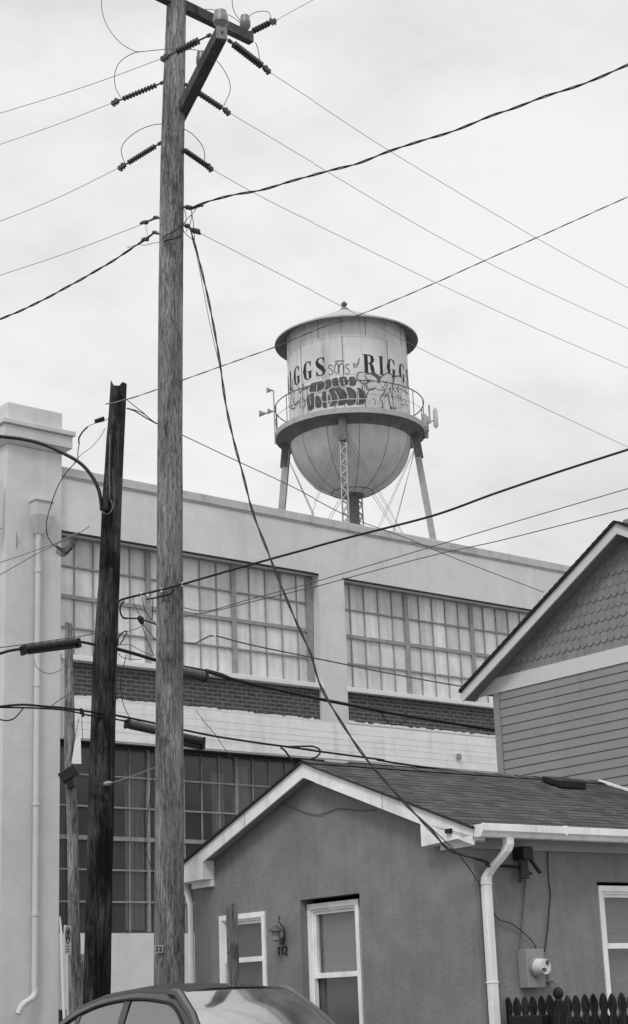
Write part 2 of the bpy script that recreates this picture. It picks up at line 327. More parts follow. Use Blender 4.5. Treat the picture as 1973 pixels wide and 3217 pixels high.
# painted lap band under the brick
for (a, b) in ((-5.55, 8.2),):
    mb = MB(); zs = [5.93, 6.08, 6.2, 6.30, 6.42, 6.6]
    for i in range(5):
        z0, z1 = zs[i], zs[i+1]-.004; mb.prism([ff(a,.005,z0), ff(a,.013,z0), ff(a,.012,z1), ff(a,.005,z1)], FB*(b-a))
    mb.build('panel_band', M['band'], fac)
def sashwin(rect, unit, ncol, rows, thick, glass, nm_label, n0=-.26, open_panes=(), u_first=None, barm='steel', skip=()):
    a, b, c, d = rect
    w = MB()
    # frame: jambs, head, sill member
    w.box(ff, a, b, n0-.03, n0+.03, c, c+.03); w.box(ff, a, b, n0-.03, n0+.03, d-.03, d)
    w.box(ff, a, a+.03, n0-.03, n0+.03, c+.03, d-.03); w.box(ff, b-.16, b, n0-.03, n0+.05, c+.03, d-.03)
    win = w.build('window', M['steel' if glass == 'pane' else 'dkjamb'], fac); tag(win, nm_label)
    us = []; e = b-.16
    u = u_first if u_first is not None else b
    m = MB(); mun = MB(); tr = MB()
    edges = []; x = u
    while x > a-.3: edges.append(x); x -= unit
    if u_first is not None:
        x = u+unit
        while x < b+.3: edges.append(x); x += unit
    edges = sorted(edges)
    for x in edges:
        if a+.1 < x < b-.2: MB().box(ff, x-(.05 if glass == 'pane' else .022), x+(.05 if glass == 'pane' else .022), n0-.03, n0+.04, c+.03, d-.03).build('mullion', M[barm], win)
    H = d-c
    for i in range(len(edges)-1):
        for k in range(1, ncol):
            x = edges[i]+(edges[i+1]-edges[i])*k/ncol
            if a+.06 < x < b-.2: mun.box(ff, x-.0075, x+.0075, n0-.012, n0+.022, c+.03, d-.03)
    for k in range(1, rows):
        z = c+H*k/rows; t = .034 if k in thick else .014
        tr.box(ff, a+.03, e, n0-.016, n0+(.034 if k in thick else .026), z-t, z+t)
    if m.v: m.build('mullion', M[barm], win)
    mun.build('muntin', M[barm], win); tr.build('transom', M[barm], win)
    gmb = MB(); xs = sorted(set([a+.03]+[x for x in edges if a < x < e]+[e]))
    for i in range(len(xs)-1):
        gmb.quad(ff(xs[i],n0-.005,c+.03), ff(xs[i+1],n0-.005,c+.03), ff(xs[i+1],n0-.005,d-.03), ff(xs[i],n0-.005,d-.03), None, [((xs[i]-edges[0])/unit*ncol, 0), ((xs[i+1]-edges[0])/unit*ncol, 0), ((xs[i+1]-edges[0])/unit*ncol, rows), ((xs[i]-edges[0])/unit*ncol, rows)])
    gmb.build('glazing', M[glass], win)
    return win
sashwin(W1, 1.87, 5, 4, (2,), 'pane', 'upper factory window left of the plain pier')
sashwin(W2, 1.82, 5, 4, (2,), 'pane', 'upper factory window right of the plain pier', u_first=2.48)
lw = sashwin(LW, 1.87, 5, 6, (3,), 'dglass', 'tall dark lower window behind the poles', barm='sashdim')
sashwin(LW2, 1.82, 5, 6, (3,), 'dglass', 'lower window hidden behind the small house', u_first=2.48, barm='sashdim')
mb = MB(); mb.box(ff, -5.9, 8.3, -1.6, -1.5, 2.5, 9.8); mb.box(ff, -5.9, 8.3, -1.5, -.36, 6.25, 6.3); mb.box(ff, -5.9, 8.3, -1.5, -.36, 2.45, 2.5); mb.build('interior_wall', M['interior'], fac)
mb = MB()
for (a, b, z0, z1) in ((-4.02, -3.66, 2.9, 5.5), (-2.2, -1.95, 3.0, 5.6), (-1.75, -1.4, 3.2, 5.75), (-5.3,-5.2,3,5.8)):
    n = 9; pts = [ff(a+(b-a)*i/n, -.5+.03*math.sin(i*2.2), z0) for i in range(n+1)]
    for i in range(n): mb.quad(pts[i], pts[i+1], pts[i+1]+V((0,0,z1-z0)), pts[i]+V((0,0,z1-z0)))
mb.build('curtain', M['curtain'], fac)
# sills
for (a, b) in ((-5.6, .05), (.66, 7.98)):
    mb = MB(); mb.box(ff, a, b, -.24, .05, 7.215, 7.302); mb.build('window_sill', M['sill'], fac, bevel=.008)
for (a, b, z) in ((-5.6, .05, 9.41), (.68, 7.96, 9.41), (-5.6, .02, 5.89)):
    MB().box(ff, a-.03, b+.0, -.05 if z > 6 else -.25, .012, z-.014, z+.008).build('lintel_shade', M['black'], fac)  # black strip put in for the shade line under each window head
# corner pier
pr = MB(); PN = .12
pu1 = fpx((193, 1500), PN)[0]; pu0 = fpx((20, 1500), PN)[0]
pr.box(ff, pu0, pu1, -1.1, PN, 0, 10.72)
pier = pr.build('pier', M['stucco2'], fac, bevel=.01)
cp = MB(); e = .10
cp.prism([ff(pu0-.02,PN+.01,10.72), ff(pu0-e,PN+e,10.84), ff(pu0-e,PN+e,11.06), ff(pu0-.02,PN+.01,11.06)], FB*.0001)
def slab(o, z0, z1, o2=None):
    o2 = o if o2 is None else o2
    return [ff(pu0-o,-1.1-o,z0), ff(pu1+o,-1.1-o,z0), ff(pu1+o,PN+o,z0), ff(pu0-o,PN+o,z0), ff(pu0-o2,-1.1-o2,z1), ff(pu1+o2,-1.1-o2,z1), ff(pu1+o2,PN+o2,z1), ff(pu0-o2,PN+o2,z1)]
cp = MB(); cp.box8(slab(.02, 10.722, 10.80, .11)); cp.box8(slab(.13, 10.802, 11.02)); cp.box8(slab(.17, 11.022, 11.11)); cp.box8(slab(.0, 11.112, 11.46))
cp.build('cornice', M['stucco2'], pier, bevel=.012)
tag(pier, 'corner pier with stepped cornice cap')
# conductor head and rain pipe on the pier
z6 = zz(0, 1200, 4.106)
def pp(x, y, n): return fpx((x, y), n)
h = MB(); a, _ = pp(*z6(450, 1560), PN+.18); b, zt = pp(*z6(672, 1560), PN+.18); _, zb = pp(*z6(460, 1700), PN+.18)
h.box(ff, a, b, PN+.002, PN+.2, zb, zt); h.box(ff, a-.02, b+.02, PN+.002, PN+.22, zt+.002, zt+.03); 
ca = (a+b)/2-.03
h.box8([ff(ca-.06,PN+.002,zb-.3),ff(ca+.06,PN+.002,zb-.3),ff(ca+.06,PN+.12,zb-.3),ff(ca-.06,PN+.12,zb-.3),ff(a,PN+.002,zb-.003),ff(b,PN+.002,zb-.003),ff(b,PN+.2,zb-.003),ff(a,PN+.2,zb-.003)])
h.build('conductor_head', M['stucco2'], fac)
ut = pp(118, 1700, PN+.06)[0]; ub = pp(106, 3100, PN+.06)[0]; zb2 = pp(106, 3120, PN+.06)[1]
path = [ff(ut,PN+.065,zb-.29), ff((ut+ub)/2,PN+.065,5), ff(ub,PN+.065,zb2+.1), ff(ub,PN+.075,zb2), ff(ub-.07,PN+.1,zb2-.08), ff(ub-.26,PN+.16,zb2-.17), ff(ub-.34,PN+.17,zb2-.3)]
pmb = MB(); pmb.tube([path[0], path[1], path[2]]+smoothpath(path[2:], 5), .048, 10); 
for zc in (8.6, 6.7, 4.8, 3.1): pmb.lathe(ff(ut+(ub-ut)*(9.8-zc)/8, PN+.065, zc), [(.046,-.03),(.058,-.028),(.058,.028),(.046,.03)], 12)
pmb.build('rain_pipe', M['stucco2'], fac, smooth=True)
br = MB(); cc, zc = pp(2, 1560, PN)
br.box(ff, cc-.2, cc+.02, PN, PN+.03, zc-.55, zc+.3); br.build('wall_plaque', M['stucco2'], fac, bevel=.01)
ck = MB()
for pts in ([(205,1920),(215,1960),(225,2100),(215,2170),(200,2100),(203,1990)], [(240,2010),(252,2050),(250,2100),(243,2070)]):
    P3 = [ff(*(lambda w: (w[0], PN+.003, w[1]))(fpx(z6(*p), PN))) for p in pts]; ck.poly(P3)
ck.build('crack', M['steel'], fac)

# ------------------------------------------------------------- small stucco house
OV = .15; HL, HD = 4.57, 3.95; RIDGE_U, EAVE_Z, RIDGE_Z = 2.30, 3.04, 3.945
house = thing('stucco_house', hf(2.2, 0, 0), 'small dark stucco gabled house with white fascia in the foreground', 'house')
TAN = (RIDGE_Z-EAVE_Z)/(RIDGE_U+.18)
def topz(u): return RIDGE_Z-abs(u-RIDGE_U)*TAN
fz = 2.90
# windows of the front: opening R with deep reveal, L nearly flush
wr = (1.64, 2.617, .95, 2.60); wl = (3.22, 4.07, .95, 2.53); ws = (1.57, 2.50, .95, 2.60)
mb = MB(); wall(mb, hf, [0, HL], [0, fz], [wr, wl], .18)
# gable
gz = topz(RIDGE_U)-.10
mb.prism([hf(0,0,fz), hf(HL,0,fz), hf(HL,0,topz(HL)-.1), hf(RIDGE_U,0,gz), hf(0,0,topz(0)-.1)], B*.18)
wall(mb, hs, [.18, HD], [0, fz], [ws], .18); mb.box(hs, .18, HD, -.18, -.0001, fz, 2.99)
mb.box(hf, HL-.18, HL, -HD, -.18, 0, 3.0); mb.prism([hf(0,-HD,0), hf(HL,-HD,0), hf(HL,-HD,2.95), hf(RIDGE_U,-HD,gz), hf(0,-HD,2.95)], B*.18)
mb.build('wall', M['house'], house, merge=True)
# roof slopes with shingle courses
def slope(side):
    mb = MB(); e = -.20 if side < 0 else 2*RIDGE_U+.20
    n = 20; v0, v1 = -OV-.03, HD+.21
    L = math.hypot(RIDGE_U+.2, (RIDGE_U+.2)*TAN)
    for i in range(n):
        t0, t1 = i/n, (i+1)/n
        ua, ub = e+(RIDGE_U-e)*t0, e+(RIDGE_U-e)*t1
        za, zb = topz(ua)+.010, topz(ub)+.006
        j = 14
        for k in range(j):
            va, vb = v0+(v1-v0)*k/j, v0+(v1-v0)*(k+1)/j
            mb.quad(hf(ua,-va,za), hf(ua,-vb,za), hf(ub,-vb,zb), hf(ub,-va,zb), None, [(va, t0*L), (vb, t0*L), (vb, t1*L), (va, t1*L)])
            mb.quad(hf(ua,-va,za-.005), hf(ua,-vb,za-.005), hf(ua,-vb,za), hf(ua,-va,za), None, [(va,0)]*4)
    mb.quad(hf(e,-v0,topz(e)-.01), hf(e,-v1,topz(e)-.01), hf(RIDGE_U,-v1,RIDGE_Z-.01), hf(RIDGE_U,-v0,RIDGE_Z-.01), None, [(0,0)]*4)
    mb.quad(hf(e,-v0,topz(e)-.01), hf(RIDGE_U,-v0,RIDGE_Z-.01), hf(RIDGE_U,-v0,RIDGE_Z+.006), hf(e,-v0,topz(e)+.018), None, [(0,0)]*4)
    return mb
roof = slope(-1); 
for v, f in ((slope(1), 0),): roof.add(v.v, v.f, None, [v.uv.get(i) for i in range(len(v.f))])
rc = [(-OV-.03)+i*.3 for i in range(15) if (-OV-.03)+i*.3 < HD+.2]
for a in rc:
    b = min(a+.29, HD+.21)
    for s in (-1, 1): roof.quad(hf(RIDGE_U,-a,RIDGE_Z+.024), hf(RIDGE_U,-b,RIDGE_Z+.020), hf(RIDGE_U+s*.14,-b,RIDGE_Z+.018-.14*TAN), hf(RIDGE_U+s*.14,-a,RIDGE_Z+.022-.14*TAN), None, [(a,0),(b,0),(b,.12),(a,.12)])
roofo = roof.build('roof', M['shingle'], house)
# barge boards (rake fascia), soffit, boxed returns
def rake(v, s, name='fascia'):
    mb = MB(); e = -.18 if s < 0 else 2*RIDGE_U+.18
    d = .145
    pts = [hf(e,-v,topz(e)-.012), hf(RIDGE_U,-v,RIDGE_Z-.012), hf(RIDGE_U,-v,RIDGE_Z-.012-d), hf(e,-v,topz(e)-.012-d)]
    mb.prism(pts, B*.022)
    if v > 1:
        mb.prism([hf(e,-v-.02,topz(e)-.01), hf(RIDGE_U,-v-.02,RIDGE_Z-.01), hf(RIDGE_U,-v-.02,RIDGE_Z+.035), hf(e,-v-.02,topz(e)+.035)], B*.03)
    return mb
for s in (-1, 1): rake(-OV, s).build('fascia', M['white'], house)
for u in (3.35, 1.05):
    MB().box(hf, u-.003, u+.003, OV-.001, OV+.0015, topz(u)-.155, topz(u)-.014).build('board_joint', M['dkjamb'], house)
for s in (-1, 1): rake(HD+.2, s).build('rear_fascia', M['white'], house)
mb = MB()
for s in (-1, 1):
    e = -.18 if s < 0 else 2*RIDGE_U+.18
    for (va, vb) in ((-OV+.022, -.003),):
        mb.prism([hf(e,-va,topz(e)-.13), hf(RIDGE_U,-va,RIDGE_Z-.13), hf(RIDGE_U,-va,RIDGE_Z-.115), hf(e,-va,topz(e)-.115)], B*(vb-va))
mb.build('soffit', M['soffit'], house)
# returns: right box (near corner) and left box
mb = MB()
def rpx(p): w = plane(p, HC-B*OV, B); return ((w-HC).dot(A), w.z)
ui, zi = rpx((1322, 2585)); _, zbm = rpx((1324, 2660))
mb.prism([hf(-.18,OV+.001,2.965), hf(ui,OV+.001,zbm), hf(ui,OV+.001,topz(ui)-.14), hf(-.18,OV+.001,topz(-.18)-.12)], B*(OV-.002))
mb.build('eave_return', M['white'], house)
ui2, zi2 = rpx((635, 2690)); _, zb3 = rpx((635, 2762))
mb = MB(); eL = 2*RIDGE_U+.18
mb.prism([hf(ui2,OV+.001,zb3), hf(eL,OV+.001,zb3-.01), hf(eL,OV+.001,topz(eL)-.12), hf(ui2,OV+.001,topz(ui2)-.14)], B*(OV-.002))
mb.box(hf, -.0, 0, 0, 0, 0, 0) if False else None
mb.build('eave_return', M['white'], house)
# frieze boards under returns
mb = MB(); mb.box(hf, -.02, ui-.12, .002, .03, 2.89, 2.962); mb.build('frieze_board', M['white'], house)
mb = MB(); mb.box(hf, ui2-.0, HL-.02, .002, .04, zb3-.075, zb3-.004); mb.build('frieze_board', M['white'], house)
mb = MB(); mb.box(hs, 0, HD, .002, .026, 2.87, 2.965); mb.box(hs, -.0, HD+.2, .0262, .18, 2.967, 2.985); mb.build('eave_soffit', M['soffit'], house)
# gutter
def gut(u_out=-.30):
    mb = MB(); prof = [(-.185, 2.955), (-.185, 3.055), (-.195, 3.055), (-.195, 2.965), (-.26, 2.965), (-.275, 2.99), (-.30, 3.01), (-.30, 3.05), (-.285, 3.055), (-.29, 3.065), (-.312, 3.06), (-.312, 3.0), (-.285, 2.98), (-.268, 2.95), (-.20, 2.945)]
    mb.prism([hf(u, OV-.02, z) for u, z in prof], B*(HD+.33)); return mb
gut_seams = [(.9, 3.058), (2.1, 3.058), (3.3, 3.058)]
gt = gut().build('gutter', M['gutter'], house)
mb = MB(); mb.prism([hf(u, OV-.019, z) for u, z in [(-.185,2.95),(-.185,3.056),(-.30,3.058),(-.312,3.05),(-.312,3.0),(-.285,2.98),(-.268,2.948)]], -B*.004); mb.build('gutter_end', M['gutter'], gt)
for v, z in gut_seams: MB().box(hf, -.316, -.186, -v-.012, -v+.012, 2.985, 3.069).build('gutter_strap', M['white'], gt)
# main downspout on the corner
z4 = zz(1200, 2350, 1.955)
def spx(p, n=.06): w = plane(p, HC-A*n, A); return ((w-HC).dot(B), w.z)
a1 = spx(z4(655, 585), .24); a2 = spx(z4(648, 640), .16); a3 = spx(z4(600, 745), .075)
def flat(mb, pts, w, t):       # flattened rectangular pipe in the side wall frame: pts (v, n, z)
    P = []
    for i, (v, n, z) in enumerate(pts):
        P.append([hs(v-w/2, n-t/2, z), hs(v+w/2, n-t/2, z), hs(v+w/2, n+t/2, z), hs(v-w/2, n+t/2, z)])
    vs = [p for r_ in P for p in r_]; fs = []
    for i in range(len(P)-1):
        for k in range(4): fs.append((i*4+k, i*4+(k+1)%4, (i+1)*4+(k+1)%4, (i+1)*4+k))
    fs += [(0,1,2,3), tuple(len(vs)-4+k for k in range(4))]; mb.add(vs, fs)
vb = spx(z4(580, 850), .05)[0]
mb = MB(); flat(mb, [(.22,.245,2.95),(.22,.245,2.89),(.205,.225,2.83),(.17,.16,2.755),(.125,.09,2.675),(.105,.055,2.62),(.10,.05,2.56),(.10,.05,.1)], .085, .065)
for zc in (2.55, 1.7): mb.box(hs, .05, .15, .01, .088, zc, zc+.015)
mb.build('downspout', M['gutter'], house, bevel=.008)
# left downspout
mb = MB(); P = [hf(u, n, z) for u, n, z in ((4.72,.02,2.99),(4.72,.02,2.93),(4.70,.02,2.86),(4.64,.02,2.76),(4.61,.02,2.68),(4.61,.02,.1))]
mb.tube(P, .034, 8); mb.build('downspout', M['gutter'], house, smooth=True)
# windows
def hwin(fr, rect, rail, nf, label, fw_=.055, casing=0, topblind=True, lower='dblind'):
    a, b, c, d = rect; w = MB()
    def ring(a, b, c, d, t, n0, n1):
        w.box(fr, a, b, n0, n1, d-t, d); w.box(fr, a, b, n0, n1, c, c+t); w.box(fr, a, a+t, n0, n1, c+t, d-t); w.box(fr, b-t, b, n0, n1, c+t, d-t)
    ring(a, b, c, d, fw_, nf-.06, nf)
    t = fw_; ring(a+t, b-t, c+t, d-t, .022, nf-.075, nf-.018)
    ring(a+t+.022, b-t-.022, rail-.01, d-t-.022, .03, nf-.09, nf-.04)
    win = w.build('window', M['white'], house, bevel=.003); tag(win, label)
    s = MB(); i = t+.052
    s.box(fr, a+t+.02, b-t-.02, nf-.085, nf-.03, rail-.025, rail+.025); s.build('meeting_rail', M['white'], win)
    gm = MB(); gm.quad(fr(a+t+.02,nf-.07,rail+.02), fr(b-t-.02,nf-.07,rail+.02), fr(b-t-.02,nf-.07,d-t-.02), fr(a+t+.02,nf-.07,d-t-.02))
    gm.quad(fr(a+t+.02,nf-.082,c+t+.02), fr(b-t-.02,nf-.082,c+t+.02), fr(b-t-.02,nf-.082,rail-.02), fr(a+t+.02,nf-.082,rail-.02)); gm.build('glazing', M['hglass'], win)
    bl = MB(); bl.quad(fr(a+t,nf-.12,rail+.01), fr(b-t,nf-.12,rail+.01), fr(b-t,nf-.12,d-t), fr(a+t,nf-.12,d-t)); bl.build('blind', M['blind' if topblind else 'dblind'], win)
    bl = MB(); bl.quad(fr(a+t,nf-.125,c+t), fr(b-t,nf-.125,c+t), fr(b-t,nf-.125,rail), fr(a+t,nf-.125,rail)); bl.build('screen', M[lower], win)
    return win
hwin(hf, (1.765, 2.612, .97, 2.555), 1.855, -.075, 'tall white sash window with a blind, deeper in the wall')
hwin(hf, (3.225, 4.065, .97, 2.53), 2.06, .02, 'smaller white sash window behind the bare post', topblind=False)
hwin(hs, (1.58, 2.49, .97, 2.565), 2.01, .01, 'white side window above the picket fence', lower='blind')
z17_ = zz(1000, 1600, 1.553)
# roof vent
tag(MB().tube(smoothpath([plane(zz(500,2400,1.889)(*p), HC-B*.012, B) for p in ((700,228),(740,240),(800,265),(860,285),(940,302),(1000,285),(1060,266),(1130,268),(1200,276),(1290,272))]), .004, 5).build('loose_wire', M['cable2']), 'thin loose wire waving across the gable of the stucco house', 'wire')
fx = ff(*(lambda w_: (w_[0], .03, w_[1]))(fpx(z17_(685, 1205), .03))); MB().box(frame(V((fx.x, fx.y, 0)), FB, -FA), -.045, .045, -.01, .05, fx.z-.06, fx.z+.05).build('vent_cover', M['metal'], fac, bevel=.01)
rn = (A*0+V((0,0,1))).normalized()
def onroof(p):   # near (right) slope
    n = (-A*TAN+V((0,0,1))); w = plane(p, hf(RIDGE_U, 0, RIDGE_Z+.012), V(( -(-A).x*0+ (-A).x*TAN, (-A).y*TAN, 1))); return w
vp0 = onroof(z4(1120, 232)); uu = (vp0-HC).dot(A); vv = (vp0-HC).dot(B)
mb = MB(); mb.box(hf, uu-.13, uu+.13, -vv-.17, -vv+.17, topz(uu)-.02, topz(uu)+.02)
mb.prism([hf(uu-.15,-vv+.20,topz(uu-.15)+.018), hf(uu-.15,-vv+.20,topz(uu-.15)+.10), hf(uu+.12,-vv+.20,topz(uu+.12)+.085), hf(uu+.16,-vv+.20,topz(uu+.16)+.02)], B*.40)
mb.build('roof_vent', M['black'], house, bevel=.01)
# small fitting on the fascia return
zf = rpx(z4(420, 510)); mb = MB(); mb.box(hf, zf[0]-.035, zf[0]+.035, OV+.002, OV+.03, zf[1]-.02, zf[1]+.02); mb.build('vent_hole', M['black'], house)
# electric meter
mz = thing('electric_meter', hs(.7, 0, 1.65), 'grey electric meter box with round glass dial on the side wall', 'meter')
def sp(x, y, n=.1): return spx(z4(x, y), n)
va, zt = sp(888, 1235, .12); vb_, zb = sp(1012, 1470, .12); 
mb = MB(); mb.box(hs, va, vb_, .003, .12, zb, zt); mb.build('box', M['metal'], mz, bevel=.006)
cv, cz = sp(960, 1345, .14)
mb = MB(); 
def disc(mb, v, z, n0, n1, r, seg=24, r1=None):
    r1 = r1 or r; a = [hs(v+r*math.cos(2*PI*k/seg), n0, z+r*math.sin(2*PI*k/seg)) for k in range(seg)]; b = [hs(v+r1*math.cos(2*PI*k/seg), n1, z+r1*math.sin(2*PI*k/seg)) for k in range(seg)]
    mb.add(a+b, [tuple(range(seg)), tuple(range(seg, 2*seg))]+[(k, (k+1)%seg, (k+1)%seg+seg, k+seg) for k in range(seg)])
disc(mb, cv, cz, .121, .15, .088); dial = mb.build('meter_ring', M['metal'], mz, smooth=True)
mb = MB(); disc(mb, cv, cz, .1505, .24, .075, r1=.066); mb.build('glass_dome', M['frieze'], dial, smooth=True)
mb = MB(); disc(mb, cv+.02, cz+.035, .2405, .25, .02, 12); mb.box(hs, cv-.05, cv+.0, .2405, .246, cz-.04, cz-.01); mb.build('dial_mark', M['metalside'], dial)
mb = MB(); mb.box(hs, vb_+.004, vb_+.085, .003, .07, zb+.07, zt-.1); mb.box(hs, vb_+.0, vb_+.17, .002, .05, zb+.04, zb+.055); mb.build('side_box', M['metalside'], mz)
# service mast head / flood light under the eave
fl = thing('flood_light', hs(.62, 0, 2.7), 'dark twin flood light hanging under the eave above the meter', 'light')
v0, z0 = sp(880, 640, .1); mb = MB(); mb.box(hs, v0-.065, v0+.06, .004, .15, z0-.07, z0+.05); mb.build('housing', M['black'], fl, bevel=.008)
mb = MB(); mb.bar(hs(v0-.04,.12,z0-.07), hs(v0-.06,.15,z0-.24), .07, .02); mb.bar(hs(v0+.04,.12,z0-.06), hs(v0+.12,.16,z0-.19), .06, .02); mb.build('flap', M['black'], fl)
mb = MB(); mb.tube([hs(v0-.03,.06,z0-.07), hs(v0-.03,.05,z0-.27)], .02, 8); mb.build('stem', M['iron'], fl)
v1, zc1 = sp(885, 800, .02); mb = MB(); mb.tube([hs(v0-.0,.02,z0-.22), hs(v1,.02,zc1), hs(va+.0,.03,zt-.005)], .006, 6)
tag(mb.build('conduit', M['cable2']), 'thin grey conduit running straight from flood light to meter box', 'conduit')
def wallwire(pts, n=.02): return [hs(v, n, z) for v, z in [spx(z4(*p), n) for p in pts]]
mb = MB(); mb.tube(smoothpath(wallwire([(1022,595),(1022,700),(1026,800),(1037,900),(1030,980),(1020,1100),(1002,1250)])), .006, 6)
tag(mb.build('wall_wire', M['cable']), 'black wire hanging from the gutter down to the right of meter box', 'wire')

# wall lantern + house number
la = thing('wall_lantern', hf(3.02, 0, 2.2), 'dark wall lantern with curled hook between the two front windows', 'lamp')
z3 = zz(500, 2400, 1.889)
def fpt(x, y, n): w = plane(z3(x, y), HC-B*n, B); return w
mb = MB(); mb.tube(smoothpath([fpt(738,1030,.01), fpt(740,985,.03), fpt(722,955,.06), fpt(705,930,.08), fpt(712,905,.05), fpt(708,925,.06)]), .008, 6); mb.build('hook', M['iron'], la)
c0 = fpt(690, 985, .12)
mb = MB(); mb.lathe(c0, [(.012,.05),(.03,.035),(.075,0),(.08,-.015),(.055,-.015)], 16); mb.build('lamp_shade', M['metalside'], la, smooth=True)
mb = MB(); mb.lathe(c0, [(.045,-.017),(.04,-.10),(.015,-.115)], 12); mb.build('lamp_glass', M['metal'], la, smooth=True)
mb = MB(); mb.box(hf, *( (lambda u: (u-.03, u+.03))((fpt(725,1045,.01)-HC).dot(A))), .003, .02, fpt(725,1070,.01).z, fpt(725,1030,.01).z); mb.build('back_plate', M['iron'], la)
hn = thing('house_number', hf(2.98, 0, 2.0), 'dark metal house number 112 under the wall lantern', 'house number')
def seg7(x, y, w, h, kind):
    S = {'1': [[(w*.2, h*.8), (w*.5, h), (w*.5, 0)]], '2': [[(0, h*.8), (w*.3, h), (w*.8, h*.9), (w*.85, h*.65), (0, 0), (w, 0)]]}[kind]
    mb = MB()
    for st in S: mb.tube([hf(x-p[0], .012, y+p[1]) for p in st], .007, 5)
    return mb
u0 = (fpt(700, 1140, .012)-HC).dot(A); zb = fpt(700, 1135, .012).z; zt = fpt(720, 1085, .012).z
for i, ch in enumerate('112'): seg7(u0-i*.062, zb, .045, zt-zb, ch).build('numeral', M['black'], hn)

# bare post before the left window
p0 = hor(z3(428, 830), 15.2); 
tag(MB().box(frame(V((p0.x, p0.y, 0)), A, -B), -.04, .04, -.035, .035, 0, p0.z).build('wooden_post', M['pole']), 'square bare wooden post in front of the left house window', 'post')

# ------------------------------------------------------------- picket fence
fe0 = hs(.30, 0, 0)
fe = frame(fe0, -A, -B)
fence = thing('picket_fence', fe(.5, 0, 0), 'dark wooden picket fence with pointed heads beside the house wall', 'fence')
zf_ = zz(1550, 2700, 3.572)
def fepx(x, y): w = plane(zf_(x, y), fe0, B); return ((w-fe0).dot(-A), w.z)
_, ztop = fepx(880, 1515); u_first = fepx(170, 1520)[0]; sp_ = (fepx(1400, 1490)[0]-fepx(265, 1520)[0])/11.6
def picket(u, zt, w=.086):
    pr = [(-.5,0),(.5,0),(.5,.73),(.44,.745),(.28,.77),(.28,.785),(.46,.82),(.5,.86),(.42,.92),(.22,.97),(0,1.0)]
    H = zt; ys = [0, 0, H-.20, H-.185, H-.165, H-.15, H-.12, H-.085, H-.045, H-.015, H]
    xs = [-.5, .5, .5, .5, .30, .30, .46, .5, .40, .18, 0]
    pts = [(x*w, y) for x, y in zip(xs, ys)]; pts += [(-x*w, y) for x, y in list(zip(xs, ys))[2:-1]][::-1]
    mb = MB(); mb.prism([fe(u+x, .012+rnd(0,.004), y) if False else fe(u+x, .012, y) for x, y in pts], B*.02); return mb
npk = 0
for i in range(0, 30):
    u = u_first+i*sp_+rnd(-.004,.004)
    if i == 6: continue
    picket(u, ztop+rnd(-.006,.006)).build('picket', M['fence'], fence)
pu = u_first+6.1*sp_
mb = MB(); mb.box(fe, pu-.05, pu+.05, -.04, .055, 0, ztop-.05); mb.lathe(fe(pu, .01, ztop-.05), [(.04,0),(.028,.01),(.025,.02),(.042,.04),(.048,.068),(.038,.095),(.016,.114),(0.001,.118)], 16); mb.build('fence_post', M['fence'], fence)
mb = MB(); mb.box(fe, u_first-.05, u_first+30*sp_, -.05, -.009, ztop-.30, ztop-.21); mb.box(fe, u_first-.05, u_first+30*sp_, -.05, -.009, .25, .34); mb.build('rail', M['fence'], fence)
ul0, zl0 = fepx(20, 1655); ul1, _ = fepx(125, 1655)
mb = MB(); mb.box(fe, ul0, ul1, -.06, .06, 0, zl0); mb.build('gate_post', M['fence'], fence)
ub0, zb0 = fepx(300, 1750); ub1, _ = fepx(660, 1750)
mb = MB(); mb.box(fe, ub0, ub1, .016, .13, zb0-.16, zb0); mb.build('letter_box', M['black'], fence, bevel=.01)

# ------------------------------------------------------------- sided house behind
DH = 22.5
H2 = hor((1557, 2180), DH); EZ = H2.z; H2 = V((H2.x, H2.y, 0)); h2 = frame(H2, A, -B)
def h2px(p, n=0): w = plane(p, H2-B*n, B); return ((w-H2).dot(A), w.z)
sh = thing('sided_house', h2(-2.5, 0, 0), 'grey clapboard house with scalloped gable shingles at the right edge', 'house')
o2 = .24
pk = h2px((1935, 1636), o2); tip = h2px((1452, 2166), o2); pkb = h2px((1941, 1672), o2)
PU = pk[0]; T2 = (pk[1]-tip[1])/(tip[0]-PU)
W = -2*PU if False else None
UE = 2*PU   # mirrored right end
def t2(u): return pk[1]-abs(u-PU)*T2
frz = EZ; frt = h2px((1973, 2025))[1]; fh = h2px((1973, 2025))[1]-h2px((1973, 2077))[1]
expo = (h2px((1559.5, 2287.4))[1]-h2px((1568.3, 2422.7))[1])/5
mb = MB(); z = frz-expo
while z > .2:
    mb.prism([h2(-.1,.002,z+.009), h2(-.1,.020,z+.009), h2(-.1,.020,z+.02), h2(-.1,.013,z+expo-.002), h2(-.1,.002,z+expo-.002)], A*(UE+.2)); z -= expo
mb.build('siding', M['siding'], sh)
mb = MB(); mb.prism([h2(0,0,0), h2(UE,0,0), h2(UE,0,t2(UE)-.15), h2(PU,0,pk[1]-.12), h2(0,0,t2(0)-.15)], B*9); mb.build('wall', M['siding'], sh)
mb = MB(); mb.box(h2, -.10, .012, .0, .035, .1, frz-.004); mb.build('corner_board', M['siding'], sh)
mb = MB(); mb.prism([h2(0.3,.003,frz), h2(0.3,.03,frz), h2(.3,.03,frz+fh), h2(.3,.003,frz+fh)], A*(UE-.6)); mb.build('frieze_board', M['frieze'], sh)
